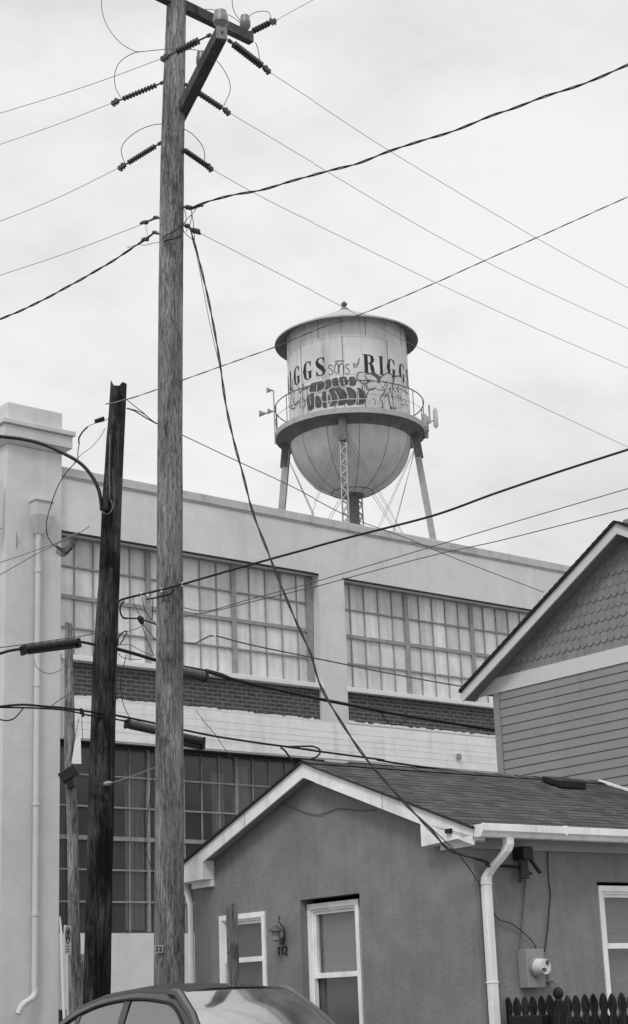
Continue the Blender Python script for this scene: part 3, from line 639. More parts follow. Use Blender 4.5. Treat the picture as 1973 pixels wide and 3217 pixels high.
# scalloped shingles
mb = MB(); rowh, sw = .135, .118
z = frz+fh-.03; r = 0
while z < pk[1]:
    u = .2 - (sw/2 if r % 2 else 0)
    while u > max(UE, -4.5):
        if z+.02 < t2(u-sw/2)-.14:
            pts = [(0,.26),(0,.058)]+[(sw/2-sw/2*math.cos(t), .058-.056*math.sin(t)) for t in [PI*k/8 for k in range(1, 8)]]+[(sw,.058),(sw,.26)]
            gp = .001
            P = [h2(u-gp-x*(1-.02), .024-.019*(y/.26)+.002*(r%2), z+y) for x, y in pts]
            mb.prism(P[::1], B*.008)
        u -= sw
    z += rowh; r += 1
mb.build('scallop_shingles', M['scale'], sh)
# rake: roof edge, fascia, soffit
mb = MB()
for s in (1, -1):
    e = tip[0] if s > 0 else 2*PU-tip[0]
    mb.prism([h2(e,o2,t2(e)-.03), h2(PU,o2,pk[1]-.03), h2(PU,o2,pk[1]-.165), h2(e,o2,t2(e)-.165)], B*.025)
mb.build('fascia', M['frieze'], sh)
mb = MB()
for s in (1, -1):
    e = tip[0] if s > 0 else 2*PU-tip[0]
    mb.prism([h2(e,o2-.026,t2(e)-.15), h2(PU,o2-.026,pk[1]-.15), h2(PU,o2-.026,pk[1]-.135), h2(e,o2-.026,t2(e)-.135)], B*(o2-.03))
    mb.prism([h2(0 if s>0 else UE,.0,t2(0)-.17), h2(e,0,t2(0)-.17), h2(e,0,t2(0)-.155), h2(0 if s>0 else UE,0,t2(0)-.155)], B*9)
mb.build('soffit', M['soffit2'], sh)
mb = MB()
for s in (1, -1):
    e = tip[0]+.03 if s > 0 else 2*PU-tip[0]-.03
    mb.prism([h2(e,o2+.03,t2(e)-.028), h2(PU,o2+.03,pk[1]-.028), h2(PU,o2+.03,pk[1]-.002), h2(e,o2+.03,t2(e)-.002)], B*9.4)
    n = 30
    for k in range(n):   # shingle butts showing along the rake
        ua = e+(PU-e)*k/n; ub = e+(PU-e)*(k+.96)/n
        mb.prism([h2(ua,o2+.036,t2(ua)), h2(ub,o2+.036,t2(ub)), h2(ub,o2+.036,t2(ub)+.004), h2(ua,o2+.036,t2(ua)+.012)], B*9.4)
mb.build('roof', M['roofdark'], sh)

# ------------------------------------------------------------- water tower
TD = 110.
T0 = hor(q(841, 1000), TD); TX = V((T0.x, T0.y, 0)); nn = TX.normalized(); rr = V((nn.y, -nn.x, 0))
tw = thing('water_tower', TX, 'old steel water tower with painted lettering and graffiti above the factory roof', 'water tower')
RT = 4.2
def cyl(a, z, r=RT):       # a: degrees to the right of the face turned to the street
    a = R(a); return TX+rr*(r*math.sin(a))-nn*(r*math.cos(a))+V((0, 0, z))
def cylpx(p, r=RT):
    d = ray(*p); ox, oy = EY.x-TX.x, EY.y-TX.y
    a = d.x**2+d.y**2; b = ox*d.x+oy*d.y; c = ox*ox+oy*oy-r*r; disc_ = b*b-a*c
    t = (-b-math.sqrt(max(disc_, 0)))/a; w = EY+d*t; k = w-TX
    return (math.degrees(math.atan2(k.dot(rr), -k.dot(nn))), w.z)
BZ = 39.25; WZ = 46.3
mb = MB(); mb.lathe(TX, [(RT, BZ-.3), (RT, 42.0), (RT+.012, 42.0), (RT+.012, 42.06), (RT, 42.06), (RT, 44.72), (RT+.02, 44.72), (RT+.02, 44.8), (RT, 44.8), (RT, WZ)], 96)
tank = mb.build('tank_wall', M['tank'], tw, smooth=True)
mb = MB()
for k in range(8):
    a = -26+45*k
    for (z0, z1, o) in ((44.8, 46.2, 0), (BZ, 44.72, 22.5)):
        mb.prism([cyl(a+o-.28, z0, RT+.001), cyl(a+o+.28, z0, RT+.001), cyl(a+o+.28, z0, RT+.012), cyl(a+o-.28, z0, RT+.012)], V((0,0,z1-z0)))
mb.build('seam', M['tankdk'], tank)
mb = MB(); mb.lathe(TX, [(5.02, 45.82), (5.04, 45.86), (5.02, 45.95), (2.5, 47.22), (.25, 48.42), (.2, 48.5)], 96)
rf = mb.build('conical_roof', M['leg'], tw, smooth=True)
mb = MB(); mb.lathe(TX, [(5.0, 45.81), (RT+.02, 46.22), (RT-.1, 46.26)], 96); mb.build('roof_underside', M['tankdk'], rf, smooth=True)  # dark tone paints in the shade under the brim
mb = MB(); mb.lathe(TX, [(.35, 48.38), (.3, 48.5), (.12, 48.55), (.12, 48.72), (.2, 48.78), (.22, 48.9), (.1, 49.02), (.04, 49.1)], 12); mb.build('finial', M['tankdk'], rf, smooth=True)
# bowl
mb = MB(); prof = [(RT*math.cos(t), BZ-.35-4.15*math.sin(t)) for t in [PI/2*k/20 for k in range(20)]]+[(.35, BZ-.35-4.14)]
mb.lathe(TX, prof, 96); bowl = mb.build('tank_bowl', M['bowl'], tw, smooth=True)
mb = MB()
for k in range(12):
    a = -21+30*k; P = []
    for t in [PI/2*j/16 for j in range(0, 15)]: P.append(cyl(a, BZ-.35-4.16*math.sin(t), (RT+.005)*math.cos(t)))
    mb.tube(P, .016, 4)
t = PI/2*15.6/16; mb.tube([cyl(a, BZ-.35-3.92, 1.45) for a in range(0, 361, 12)], .025, 4)
mb.build('seam', M['tankdk'], bowl)
mb = MB(); mb.lathe(TX, [(.8, BZ-4.35), (.78, BZ-4.55), (.42, BZ-4.62), (.40, 0)], 24); mb.build('riser_pipe', M['tankdk'], tw, smooth=True)
# balcony
RB = 5.18
mb = MB(); mb.lathe(TX, [(RT-.02, BZ), (RB, BZ), (RB, BZ-.02)], 96); 
mb.lathe(TX, [(RB, BZ+.06), (RB+.02, BZ+.06), (RB+.02, BZ-.30), (RB-.06, BZ-.30)], 96)
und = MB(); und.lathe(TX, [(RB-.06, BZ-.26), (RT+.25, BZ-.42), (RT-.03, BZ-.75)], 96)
bal = mb.build('balcony', M['leg'], tw, smooth=True)
und.build('balcony_underside', M['tankdk'], bal, smooth=True)  # shade below the balcony put into a darker colour
rail = MB()
rail.tube([cyl(a, BZ+1.95, RB-.02) for a in range(0, 361, 5)], .04, 6); rail.tube([cyl(a, BZ+1.0, RB-.02) for a in range(0, 361, 5)], .018, 4)
for k in range(16): rail.tube([cyl(-10+22.5*k, BZ, RB-.02), cyl(-10+22.5*k, BZ+1.95, RB-.02)], .03, 5)
rail.build('railing', M['tankdk'], bal)
# antennas
def antenna(a, h, sx, name_label):
    m_ = MB(); m_.tube([cyl(a, BZ-.3, RB+.1), cyl(a, BZ+h, RB+.1)], .05, 6)
    o = m_.build('antenna_mast', M['leg'], tw)
    h_ = MB(); p = cyl(a, BZ+h, RB+.1); d = (rr*sx-nn*.3).normalized()
    for j, (s, r_) in enumerate(((0,.05),(.2,.09),(.38,.24),(.42,.30))): pass
    h_.tube([p, p+d*.15, p+d*.36, p+d*.46], [.04,.06,.16,.21], 12); h_.build('horn', M['leg'], o, smooth=True)
pa = cylpx(zz(820,1200,8.394)(560, 700), RB); antenna(-78, 3.0, -1, '')
antenna(-97, 2.1, -1, '')
o_ = MB(); pth = cyl(-97, BZ+2.0, RB+.1); h_ = MB(); h_.tube([pth-rr*.3, pth-rr*.6, pth-rr*.95, pth-rr*1.05], [.04,.07,.21,.26], 12); h_.build('horn', M['leg'], tw, smooth=True)
m_ = MB()
for (a, z0, z1, w, dpt, off) in ((84, .3, 1.6, .24, .12, .35), (92, .0, 1.0, .5, .3, .1), (80, -.1, .8, .4, .3, 0), (97, -.3, .5, .5, .3, .1)):
    p = cyl(a, BZ+z0, RB+off); m_.bar(p, p+V((0,0,z1-z0)), w, dpt)
m_.build('antenna_panel', M['leg'], tw)
m_ = MB(); p = cyl(90, BZ+.9, RB+.75); m_.tube([p+V((0,0,-.75)), p+V((0,0,-.6)), p+V((0,0,.5)), p+V((0,0,.72))], [.08,.17,.17,.06], 12); m_.build('radome', M['tank'], tw, smooth=True)
m_ = MB(); m_.bar(cyl(88, BZ+.5, RB), p+V((0,0,-.2)), .08, .08); m_.build('bracket', M['leg'], tw)
# legs
def tleg(ang, latt):
    def P(z, off=0): 
        r_ = 4.42+(BZ-.6-z)*.118; a = R(ang); rad = rr*math.sin(a)-nn*math.cos(a); tan = rr*math.cos(a)+nn*math.sin(a)
        return TX+rad*r_+tan*off+V((0,0,z))
    a = R(ang); rad = rr*math.sin(a)-nn*math.cos(a); tan = rr*math.cos(a)+nn*math.sin(a)
    m_ = MB(); top = BZ-.2
    for s in (-1, 1): m_.bar(P(top, s*.2), P(0, s*.2), .44, .07, ref=tan)
    lo = m_.build('tower_leg', M['leg'], tw)
    l_ = MB(); z = BZ-2.0; s = 1
    while z > 25:
        for fb in (-.2, .2): l_.bar(P(z, -s*.2)+rad*fb, P(z-.42, s*.2)+rad*fb, .02, .07, ref=tan)
        z -= .42; s = -s
    l_.build('lacing', M['leg'], lo)
    g_ = MB(); g_.bar(P(top-.2)+rad*.1, P(top-1.9)+rad*.1, .5, .5, ref=tan); g_.build('gusset', M['tankdk'], lo)
    return P
LP = {a: tleg(a, True) for a in (-5.5, 84.5, 174.5, 264.5)}
rods = MB(); ks = list(LP)
for i in range(4):
    Pa, Pb = LP[ks[i]], LP[ks[(i+1)%4]]
    for (z0, z1) in ((BZ-1.2, 26.5), (26, 14), (13.5, 1)):
        for d in (-.12, .12):
            rods.tube([Pa(z0, d), Pb(z1, d)], .016, 4); rods.tube([Pb(z0, d), Pa(z1, d)], .016, 4)
    for z0 in (26.2, 13.7): rods.bar(Pa(z0), Pb(z0), .2, .25)
rods.build('tie_rods', M['tankdk'], tw)

# lettering on the tank
def onc(pts, r): return [cyl(a, z, r) for a, z in pts]
DPM = math.degrees(1/RT)   # degrees per metre of circumference
def ribbon(mb, pts, r=RT+.02):       # pts: (x metres, z, half width, nx, nz) strip
    L_ = []; 
    for i, (x, z, w) in enumerate(pts):
        x0, z0, _ = pts[max(i-1, 0)]; x1, z1, _ = pts[min(i+1, len(pts)-1)]
        dx, dz = x1-x0, z1-z0; l = math.hypot(dx, dz) or 1; L_.append(((x-dz/l*w), z+dx/l*w, (x+dz/l*w), z-dx/l*w))
    for i in range(len(L_)-1):
        a, b = L_[i], L_[i+1]
        mb.quad(cyl(a[0]*DPM, a[1], r), cyl(a[2]*DPM, a[3], r), cyl(b[2]*DPM, b[3], r), cyl(b[0]*DPM, b[1], r))
def rect(mb, x0, x1, z0, z1, r=RT+.02):
    ribbon(mb, [((x0+x1)/2, z0, (x1-x0)/2), ((x0+x1)/2, (z0+z1)/2, (x1-x0)/2), ((x0+x1)/2, z1, (x1-x0)/2)], r)
def glyph(mb, ch, cx, z, w, h):
    X = lambda t: cx+(t-.5)*w
    Z_ = lambda t: z+t*h
    st = .15*w/.8
    if ch == 'I':
        rect(mb, X(.36), X(.64), z, z+h); rect(mb, X(.25), X(.75), z, z+.03*h, RT+.022); rect(mb, X(.25), X(.75), z+.97*h, z+h, RT+.022)
    if ch == 'R':
        rect(mb, X(.12), X(.42), z, z+h); rect(mb, X(.0), X(.5), z, z+.03*h, RT+.022); rect(mb, X(0), X(.5), z+.97*h, z+h, RT+.022)
        ribbon(mb, [(X(.42), Z_(.975), .02), (X(.6), Z_(.97), .04), (X(.76), Z_(.9), .10), (X(.80), Z_(.76), .14), (X(.76), Z_(.62), .10), (X(.6), Z_(.55), .04), (X(.42), Z_(.53), .02)], RT+.024)
        ribbon(mb, [(X(.58), Z_(.53), .05), (X(.72), Z_(.42), .12), (X(.78), Z_(.22), .14), (X(.84), Z_(.04), .12), (X(1.02), Z_(.0), .03), (X(1.08), Z_(.06), .015)], RT+.026)
    if ch == 'G':
        ribbon(mb, [(X(.84), Z_(.72), .02), (X(.78), Z_(.88), .06), (X(.62), Z_(.97), .03), (X(.45), Z_(.975), .03), (X(.26), Z_(.85), .10), (X(.18), Z_(.5), .15), (X(.26), Z_(.15), .10), (X(.45), Z_(.025), .03), (X(.62), Z_(.04), .03), (X(.74), Z_(.16), .05)])
        rect(mb, X(.62), X(.88), z+.06*h, z+.44*h, RT+.022); rect(mb, X(.5), X(1.0), z+.42*h, z+.45*h, RT+.024); rect(mb, X(.80), X(.86), z+.7*h, z+.98*h, RT+.022)
    if ch == 'S':
        ribbon(mb, [(X(.84), Z_(.70), .02), (X(.74), Z_(.92), .05), (X(.52), Z_(.98), .025), (X(.28), Z_(.92), .06), (X(.18), Z_(.78), .11), (X(.3), Z_(.6), .15), (X(.62), Z_(.42), .16), (X(.80), Z_(.24), .12), (X(.74), Z_(.09), .06), (X(.5), Z_(.02), .025), (X(.26), Z_(.08), .05), (X(.12), Z_(.3), .02)])
        rect(mb, X(.78), X(.84), z+.7*h, z+.99*h, RT+.022); rect(mb, X(.10), X(.16), z+.01*h, z+.3*h, RT+.022)
zR = zz(1090, 1090, 6.868); zL = zz(890, 1090, 6.868)
tp = cylpx(zR(430, 160))[1]; LB, LH = tp-1.34, 1.34
ga = cylpx(zR(1195, 560))[0]/DPM; gl_ = cylpx(zL(150, 740))[0]/DPM
letters = [(ch, cylpx(px)[0]/DPM) for ch, px in (('R', zR(480, 300)), ('I', zR(745, 350)), ('G', zR(965, 430)), ('G', zR(1195, 560)), ('I', zL(150, 740)), ('G', zL(282, 670)), ('G', zL(515, 560)), ('S', zL(815, 450)))]+[('S', ga+1.15), ('R', gl_-1.05)]
for ch, cx_ in letters:
    mb = MB(); glyph(mb, ch, cx_, LB, .86 if ch != 'I' else .8, LH); mb.build('letter', M['letter'], tank)
# script words traced where they stand on the wall
def sc_(Z0, pts, w, mb, r=RT+.02):
    P = [cylpx(Z0(*p)) for p in pts]; ribbon(mb, [(a/DPM, z, w) for a, z in P], r)
mb = MB()
for Z0, st in ((zL, [(1075,420),(1040,385),(990,400),(985,440),(1040,480),(1085,530),(1070,590),(1010,600),(985,570)]),
    (zL, [(1160,340),(1125,400),(1115,480),(1125,560),(1160,585),(1190,540),(1200,450),(1185,370),(1160,340)]),
    (zL, [(1215,600),(1215,480),(1220,370)]), (zL, [(1220,420),(1250,360),(1290,350),(1315,400),(1320,580)]),
    (zL, [(1430,390),(1390,365),(1355,400),(1370,450),(1425,490),(1440,545),(1400,590),(1350,570)]), (zL, [(1120,320),(1200,300),(1320,300)]),
    (zR, [(190,370),(155,360),(150,400),(170,440),(200,430),(205,385),(190,370)]), (zR, [(235,430),(245,360),(265,280),(285,245)]), (zR, [(220,360),(245,355),(275,345)])):
    sc_(Z0, st, .035, mb)
mb.build('script_lettering', M['script'], tank)
# graffiti
def spline2(pts, n=5): return [(p.x, p.y) for p in smoothpath([(x, y, 0) for x, y in pts], n)]
def blob(Z0, pts, mb, r):
    P = [cylpx(Z0(*p)) for p in spline2(pts+[pts[0]], 3)]; a0, a1 = min(p[0] for p in P), max(p[0] for p in P)
    k = max(4, int((a1-a0)/1.0)); prev = None
    for i in range(k+1):
        a = a0+(a1-a0)*(i+.001)/(k+.002)
        zs_ = sorted(P[j][1]+(P[(j+1)%len(P)][1]-P[j][1])*(a-P[j][0])/(P[(j+1)%len(P)][0]-P[j][0]) for j in range(len(P)) if (P[j][0]-a)*(P[(j+1)%len(P)][0]-a) < 0)
        cur = (a, zs_[0], zs_[-1]) if len(zs_) > 1 else None
        if cur and prev: mb.quad(cyl(prev[0], prev[1], r), cyl(cur[0], cur[1], r), cyl(cur[0], cur[2], r), cyl(prev[0], prev[2], r))
        prev = cur
mb = MB()
for pts in ([(560,860),(600,790),(680,770),(760,750),(860,740),(905,800),(900,880),(850,930),(760,960),(640,970),(560,970)],
            [(910,730),(1040,700),(1060,840),(1000,880),(930,930),(900,880)], [(1055,700),(1120,670),(1200,680),(1230,820),(1140,850),(1070,850)],
            [(1215,660),(1300,640),(1390,660),(1430,760),(1400,830),(1300,850),(1250,850)],
            [(490,1080),(540,1040),(640,1000),(690,1060),(680,1250),(620,1350),(540,1370),(500,1240)],
            [(700,1060),(760,1040),(830,1090),(860,1200),(830,1290),(740,1310),(700,1240)],
            [(850,980),(930,960),(960,1080),(960,1290),(880,1310),(840,1170),(860,1080)], [(980,980),(1040,900),(1120,880),(1190,1000),(1210,1110),(1170,1240),(1020,1280),(980,1200)],
            [(1130,890),(1220,860),(1330,930),(1400,1010),(1410,1160),(1330,1240),(1180,1250),(1200,1080)]): blob(zL, pts, mb, RT+.028)
for pts in ([(40,660),(130,640),(200,680),(220,760),(190,820),(110,840),(50,790)], [(0,860),(90,870),(190,950),(220,1060),(200,1180),(150,1240),(0,1230)],
            [(230,870),(320,910),(390,980),(425,1080),(400,1190),(330,1230),(200,1240),(225,1100)], [(530,540),(620,570),(740,650),(730,700),(660,730),(600,640),(520,600)]): blob(zR, pts, mb, RT+.028)
mb.build('dark_graffiti', M['spray'], tank)
mb = MB()
for pts in ([(240,580),(300,545),(370,560),(440,700),(420,780),(350,790),(240,700)], [(390,600),(520,600),(640,680),(670,740),(640,790),(560,740),(470,700)],
            [(440,820),(520,770),(650,790),(800,860),(820,930),(600,900),(480,890)], [(750,640),(850,585),(950,600),(990,720),(960,860),(850,900),(760,840),(710,760)],
            [(1030,700),(1100,650),(1180,680),(1210,800),(1180,900),(1080,890),(1010,800)], [(480,950),(620,950),(800,970),(720,1110),(760,1300),(420,1290),(430,1100)],
            [(900,1000),(1080,1010),(1180,1200),(1160,1300),(960,1300)]): blob(zR, pts, mb, RT+.032)
mb.build('pale_graffiti', M['sprayl'], tank)
mb = MB()
for pts in ([(900,740),(925,800),(905,880),(850,930),(790,960)], [(745,790),(735,980)], [(1040,700),(1060,780),(1080,850),(1140,855)], [(1195,670),(1215,760),(1250,860),(1320,920)], [(1310,690),(1330,810)], [(1400,670),(1430,760),(1400,840),(1300,850),(1420,850),(1500,900)],
            [(570,1060),(590,1260)], [(690,1090),(700,1280),(680,1330)], [(760,1040),(830,1110),(860,1220),(830,1290)], [(950,990),(965,1300)], [(1000,980),(1045,1080),(1040,1200),(1000,1270)], [(1130,960),(1190,1070),(1195,1180),(1150,1260)], [(1350,950),(1400,1030),(1410,1120)], [(870,1190),(1100,1160),(1500,1120)], [(560,980),(780,980),(950,930),(1100,860)], [(360,900),(560,830)]):
    sc_(zL, spline2(pts), .03, mb, RT+.04)
for pts in ([(0,670),(50,740),(40,810),(0,840)], [(0,860),(90,870),(150,920)], [(180,930),(225,1030),(220,1160),(180,1240)], [(240,920),(260,1080),(250,1230)], [(0,1125),(200,1125),(420,1120)], [(0,960),(30,1050),(20,1130)]): sc_(zR, spline2(pts), .03, mb, RT+.04)
mb.build('graffiti_outline', M['sprayl'], tank)
mb = MB()
for pts in ([(350,550),(270,555),(225,620),(240,700),(340,770),(350,800),(420,790),(450,740),(380,620)], [(400,600),(530,570),(660,650),(680,760)], [(450,710),(520,730),(430,770)], [(440,820),(430,870),(480,930),(620,880)], [(340,840),(340,920)], [(690,780),(760,640),(880,570),(970,600),(1000,720),(990,850),(1060,980)], [(860,740),(820,820),(860,860),(880,800)], [(1010,760),(1030,660),(1090,625),(1180,670),(1220,800)],
            [(1110,850),(1090,920),(1130,980)], [(770,850),(820,930),(800,1000),(720,1110),(770,1200),(785,1330)], [(890,980),(905,1100),(960,1350),(980,1300)], [(940,870),(960,1000),(1000,1170)], [(1140,1030),(1190,1180)], [(1080,1020),(1130,1170)], [(1050,1280),(1040,1350)], [(860,1000),(830,1090)], [(480,950),(440,1020),(430,1100)]):
    sc_(zR, spline2(pts), .035, mb, RT+.036)
for pts in ([(95,650),(110,800),(150,950)], [(160,960),(200,860),(190,700)], [(200,900),(240,1020)], [(330,860),(350,1000)], [(420,800),(440,860),(540,850)], [(220,1180),(260,1260),(300,1180)]): sc_(zL, spline2(pts), .035, mb, RT+.036)
for pts in ([(120,980),(180,1050),(150,1180),(190,1290)], [(240,1060),(210,1160),(260,1240),(330,1150)], [(360,1010),(400,930),(480,900),(540,880)], [(380,1080),(350,1200),(390,1330)], [(420,1100),(470,1200),(430,1320)], [(110,1250),(170,1330),(260,1310)]): sc_(zL, spline2(pts), .03, mb, RT+.036)
for pts in ([(1220,860),(1280,940),(1300,1080)], [(1240,1120),(1290,1240),(1330,1300)], [(1180,900),(1250,960),(1330,1010)], [(560,1100),(620,1180),(600,1260)], [(1160,1230),(1260,1260)]): sc_(zR, spline2(pts), .025, mb, RT+.036)
mb.build('dark_outline', M['spray'], tank)

# ------------------------------------------------------------- poles
def poletrunk(ptsD, d, seg=28, jag=None, extra_top=0, extra_bot=True):
    pts = []
    for (xl, xr, y) in ptsD:
        a, b = hor(q(xl, y), d), hor(q(xr, y), d); pts.append(((a+b)/2, (a-b).length/2))
    if extra_bot:
        (p1, r1), (p0, r0) = pts[-1], pts[-2]; t = p1.z/(p0.z-p1.z); pts.append((p1+(p1-p0)*t, r1+(r1-r0)*min(t, .5)))
        pts[-1][0].z = 0
    if extra_top:
        (p1, r1), (p0, r0) = pts[0], pts[1]; dd = (p1-p0).normalized(); pts.insert(0, (p1+dd*extra_top, r1*.96))
    fine = []
    for i in range(len(pts)-1):
        m = max(2, int((pts[i][0]-pts[i+1][0]).length/.25))
        for k in range(m): fine.append((pts[i][0].lerp(pts[i+1][0], k/m), pts[i][1]+(pts[i+1][1]-pts[i][1])*k/m))
    fine.append(pts[-1])
    V_ = []; ph = [rnd(0, 6.28) for _ in range(6)]
    for i, (p, r_) in enumerate(fine):
        for k in range(seg):
            a = 2*PI*k/seg; w = 1+.012*math.sin(3*a+ph[0]+i*.11)+.012*math.sin(7*a+ph[1]+i*.05)+rnd(-.008, .008)
            if jag: w += rnd(-.02, .02)
            V_.append(p+V((math.cos(a), math.sin(a), 0))*r_*w)
        if i == 0 and jag:
            for k in range(seg):
                a = 2*PI*k/seg; V_[k].z += jag(a)
    n = len(fine); fs = [(i*seg+k, i*seg+(k+1)%seg, (i+1)*seg+(k+1)%seg, (i+1)*seg+k) for i in range(n-1) for k in range(seg)]
    V_.append(fine[0][0]+V((0,0,-.06 if jag else .01))); fs += [(k, (k+1)%seg, len(V_)-1) for k in range(seg)]
    mb = MB(); mb.add(V_, fs); return mb, fine
DM, DD, DP = 18.3, 19.5, 22.
mbm, fm = poletrunk([(400,446,0),(391,444,200),(384,441,400),(380,439,700),(378,438,1000),(376,439,1400),(373,441,1800),(369,444,2370)], DM, extra_top=1.3)
mp = thing('utility_pole', fm[-1][0], 'tall weathered wooden utility pole with crossarms, nearest the street', 'utility pole')
mbm.build('trunk', M['pole'], mp, smooth=True)
mbd, fd = poletrunk([(265,304,935),(255,298,1060),(245,292,1200),(236,287,1400),(222,280,1600),(213,275,1850),(209,271,2050),(198,265,2400)], DD, jag=lambda a: .10*max(0, math.cos(a-PI))**6*1.2+(.0 if math.cos(a) < .3 else .05)+rnd(-.02,.02))
dp = thing('utility_pole', fd[-1][0], 'dark tarred pole with splintered top and curved street light arm', 'utility pole')
mbd.build('trunk', M['tarpole'], dp, smooth=True)
mbp, fp_ = poletrunk([(155,172,1500),(152,178,1700),(154,181,1850),(160,187,2000),(162,191,2200),(164,197,2440)], DP, jag=lambda a: rnd(-.02,.02))
pp_ = thing('utility_pole', fp_[-1][0], 'thin bleached short pole carrying a parking sign, leftmost', 'utility pole')
mbp.build('trunk', M['palepole'], pp_, smooth=True)
def pole_at(fine, z):
    for i in range(len(fine)-1):
        if fine[i][0].z >= z >= fine[i+1][0].z:
            t = (fine[i][0].z-z)/(fine[i][0].z-fine[i+1][0].z); return fine[i][0].lerp(fine[i+1][0], t), fine[i][1]
    return fine[0] if z > fine[0][0].z else fine[-1]
zt1 = zz(200, 0, 1.889)
# upper crossarm across the top, lower arm reaching towards the camera
z_arm1 = hor(q(423, 12), DM).z+.03
e1 = atz(zt1(1110, 232), z_arm1); pm, pr_ = pole_at(fm, z_arm1)
dirn = (e1-pm); dirn.z = 0; dirn.normalize(); off = V((dirn.y, -dirn.x, 0))
if off.dot(EY-pm) < 0: off = -off
o1 = off*(-(pr_+.05))
mb = MB(); mb.bar(pm-dirn*1.2+o1*0, e1, .10, .135); ca1 = mb.build('crossarm', M['arm'], mp, bevel=.005)
z_arm2 = hor((579, 345), DM).z
e2 = atz(zt1(935, 195), z_arm2); pm2, _ = pole_at(fm, z_arm2)
d2 = (e2-pm2); d2.z = 0; d2.normalize()
s2 = pm2+V((.07,.13,0)); d2 = e2-s2; d2.z = 0; d2.normalize()
mb = MB(); mb.bar(s2-d2*.1, e2, .125, .155); ca2 = mb.build('crossarm', M['arm'], mp, bevel=.005)
mb = MB(); mb.bar(e2-d2*.004, e2+d2*.012, .13, .16); mb.build('arm_end', M['armend'], ca2, bevel=.008)
mb = MB(); mb.tube([e2+d2*.012, e2+d2*.03], .014, 8); mb.build('bolt', M['iron'], ca2)
def post_ins(p, h, r, parent, name='post_insulator'):
    mb = MB(); mb.lathe(p, [(.02,-.02),(r*.55,0),(r*.75,h*.2),(r,h*.3),(r,h*.62),(r*.88,h*.7),(r*.82,h*.92),(r*.45,h),(.01,h*1.02)], 16)
    return mb.build(name, M['porcelain'], parent, smooth=True)
pi = e2+V((0,0,.075))-d2*.03; post_ins(pi, .23, .085, ca2)
pe = e1-dirn*.10+V((0,0,.07)); post_ins(pe, .24, .07, ca1)
pz = plane(zt1(815, 400), pm, -V((dirn.y,-dirn.x,0))); post_ins(hor(zt1(815, 410), DM+.15), .25, .065, mp)
def insul(a, b, parent, n=11, r=.042, lead=.18, mname='polymer', dark=True):
    a, b = V(a), V(b); L = (b-a); l = L.length; d = L/l; path = [a]; rad = [.011]
    s0, s1 = l*lead, l*(1-lead); path += [a+d*s0]; rad += [.011]
    for k in range(n):
        t = s0+(s1-s0)*(k+.2)/n; w = (s1-s0)/n
        path += [a+d*t, a+d*(t+w*.22), a+d*(t+w*.42), a+d*(t+w*.5)]; rad += [.013, r, r, .013]
    path += [a+d*s1, b]; rad += [.011, .011]
    mb = MB(); mb.tube(path, rad, 10); o = mb.build('strain_insulator', M[mname], parent)
    c = MB(); x = d.cross(V((0,0,1))).normalized(); y = x.cross(d)
    c.tube([a, a+d*.05], .022, 8); c.bar(b-d*.05, b+d*.06, .035, .05); c.bar(b+d*.02, b+d*.02-y*.055, .02, .03); c.bar(b-d*.025, b-d*.025-y*.05, .015, .015); c.bar(b+d*.05, b+d*.05-y*.03, .012, .012); c.tube([b-d*.02+y*.0, b+y*.045], .018, 6)
    c.build('clamp', M['iron'], o)
    return o
def vplane(P0, az_): return lambda p: plane(p, P0, V((math.cos(R(az_)), -math.sin(R(az_)), 0)))
AZR, AZL = 41., -58.
P1 = atz(zt1(975, 238), z_arm2); 
r1 = vplane(P1, AZR); rp2 = vplane(V((fm[0][0].x+.1, fm[0][0].y, 0)), AZR)
l1p = vplane(P1, AZL); lp2 = vplane(V((fm[0][0].x-.1, fm[0][0].y, 0)), AZL)
insul(r1(zt1(975,238)), r1(zt1(1200,412)), mp, 12, .045, .12)
insul(l1p(zt1(870,205)), l1p(zt1(600,340)), mp, 8, .045, .25)
insul(rp2(zt1(720,500)), rp2(zt1(963,660)), mp, 12, .04, .12)
insul(lp2(zt1(592,487)), lp2(zt1(305,605)), mp, 11, .035, .15)
insul(rp2(zt1(705,885)), rp2(zt1(860,993)), mp, 12, .036, .05)
insul(lp2(zt1(578,845)), lp2(zt1(345,988)), mp, 13, .036, .15)
tplane = vplane(e1, 60)
insul(tplane(zt1(1100,195)), tplane(zt1(1235,128)), mp, 6, .042, .14)
# ------------------------------------------------------------- wires
def wire(name, pts3, r, label, cat='wire', m='wire', seg=5, n=6, group=None, twist=0, smooth=True):
    P = smoothpath(pts3, n) if smooth else [V(p) for p in pts3]; mb = MB()
    def outside(w_): v = w_-EY; z_ = v.dot(fw); x_ = 986.5+FPX*v.dot(r2)/z_; y_ = 1608.5-FPX*v.dot(u2)/z_; return x_ < 4 or x_ > 1968 or y_ < 4
    if outside(P[-1]): P.append(P[-1]+(P[-1]-P[-2]).normalized()*14)
    if outside(P[0]): P.insert(0, P[0]+(P[0]-P[1]).normalized()*14)
    if twist:
        # resample evenly
        seg_ = []; 
        for i in range(len(P)-1):
            l = (P[i+1]-P[i]).length; k = max(1, int(l/.05)); seg_ += [P[i].lerp(P[i+1], j/k) for j in range(k)]
        seg_.append(P[-1]); s = 0; pa_, pb_ = [], []
        for i, p in enumerate(seg_):
            d = (seg_[min(i+1, len(seg_)-1)]-seg_[max(i-1, 0)]).normalized(); x = d.cross(V((0,0,1))).normalized(); y = x.cross(d); a = s*2*PI/twist
            o_ = (x*math.cos(a)+y*math.sin(a))*r*.95; pa_.append(p+o_); pb_.append(p-o_)
            if i < len(seg_)-1: s += (seg_[i+1]-p).length
        mb.tube(pa_, r, seg); mb.tube(pb_, r*.75, seg)
    else: mb.tube(P, r, seg)
    return tag(mb.build(name, M[m], smooth=True), label, cat, group)
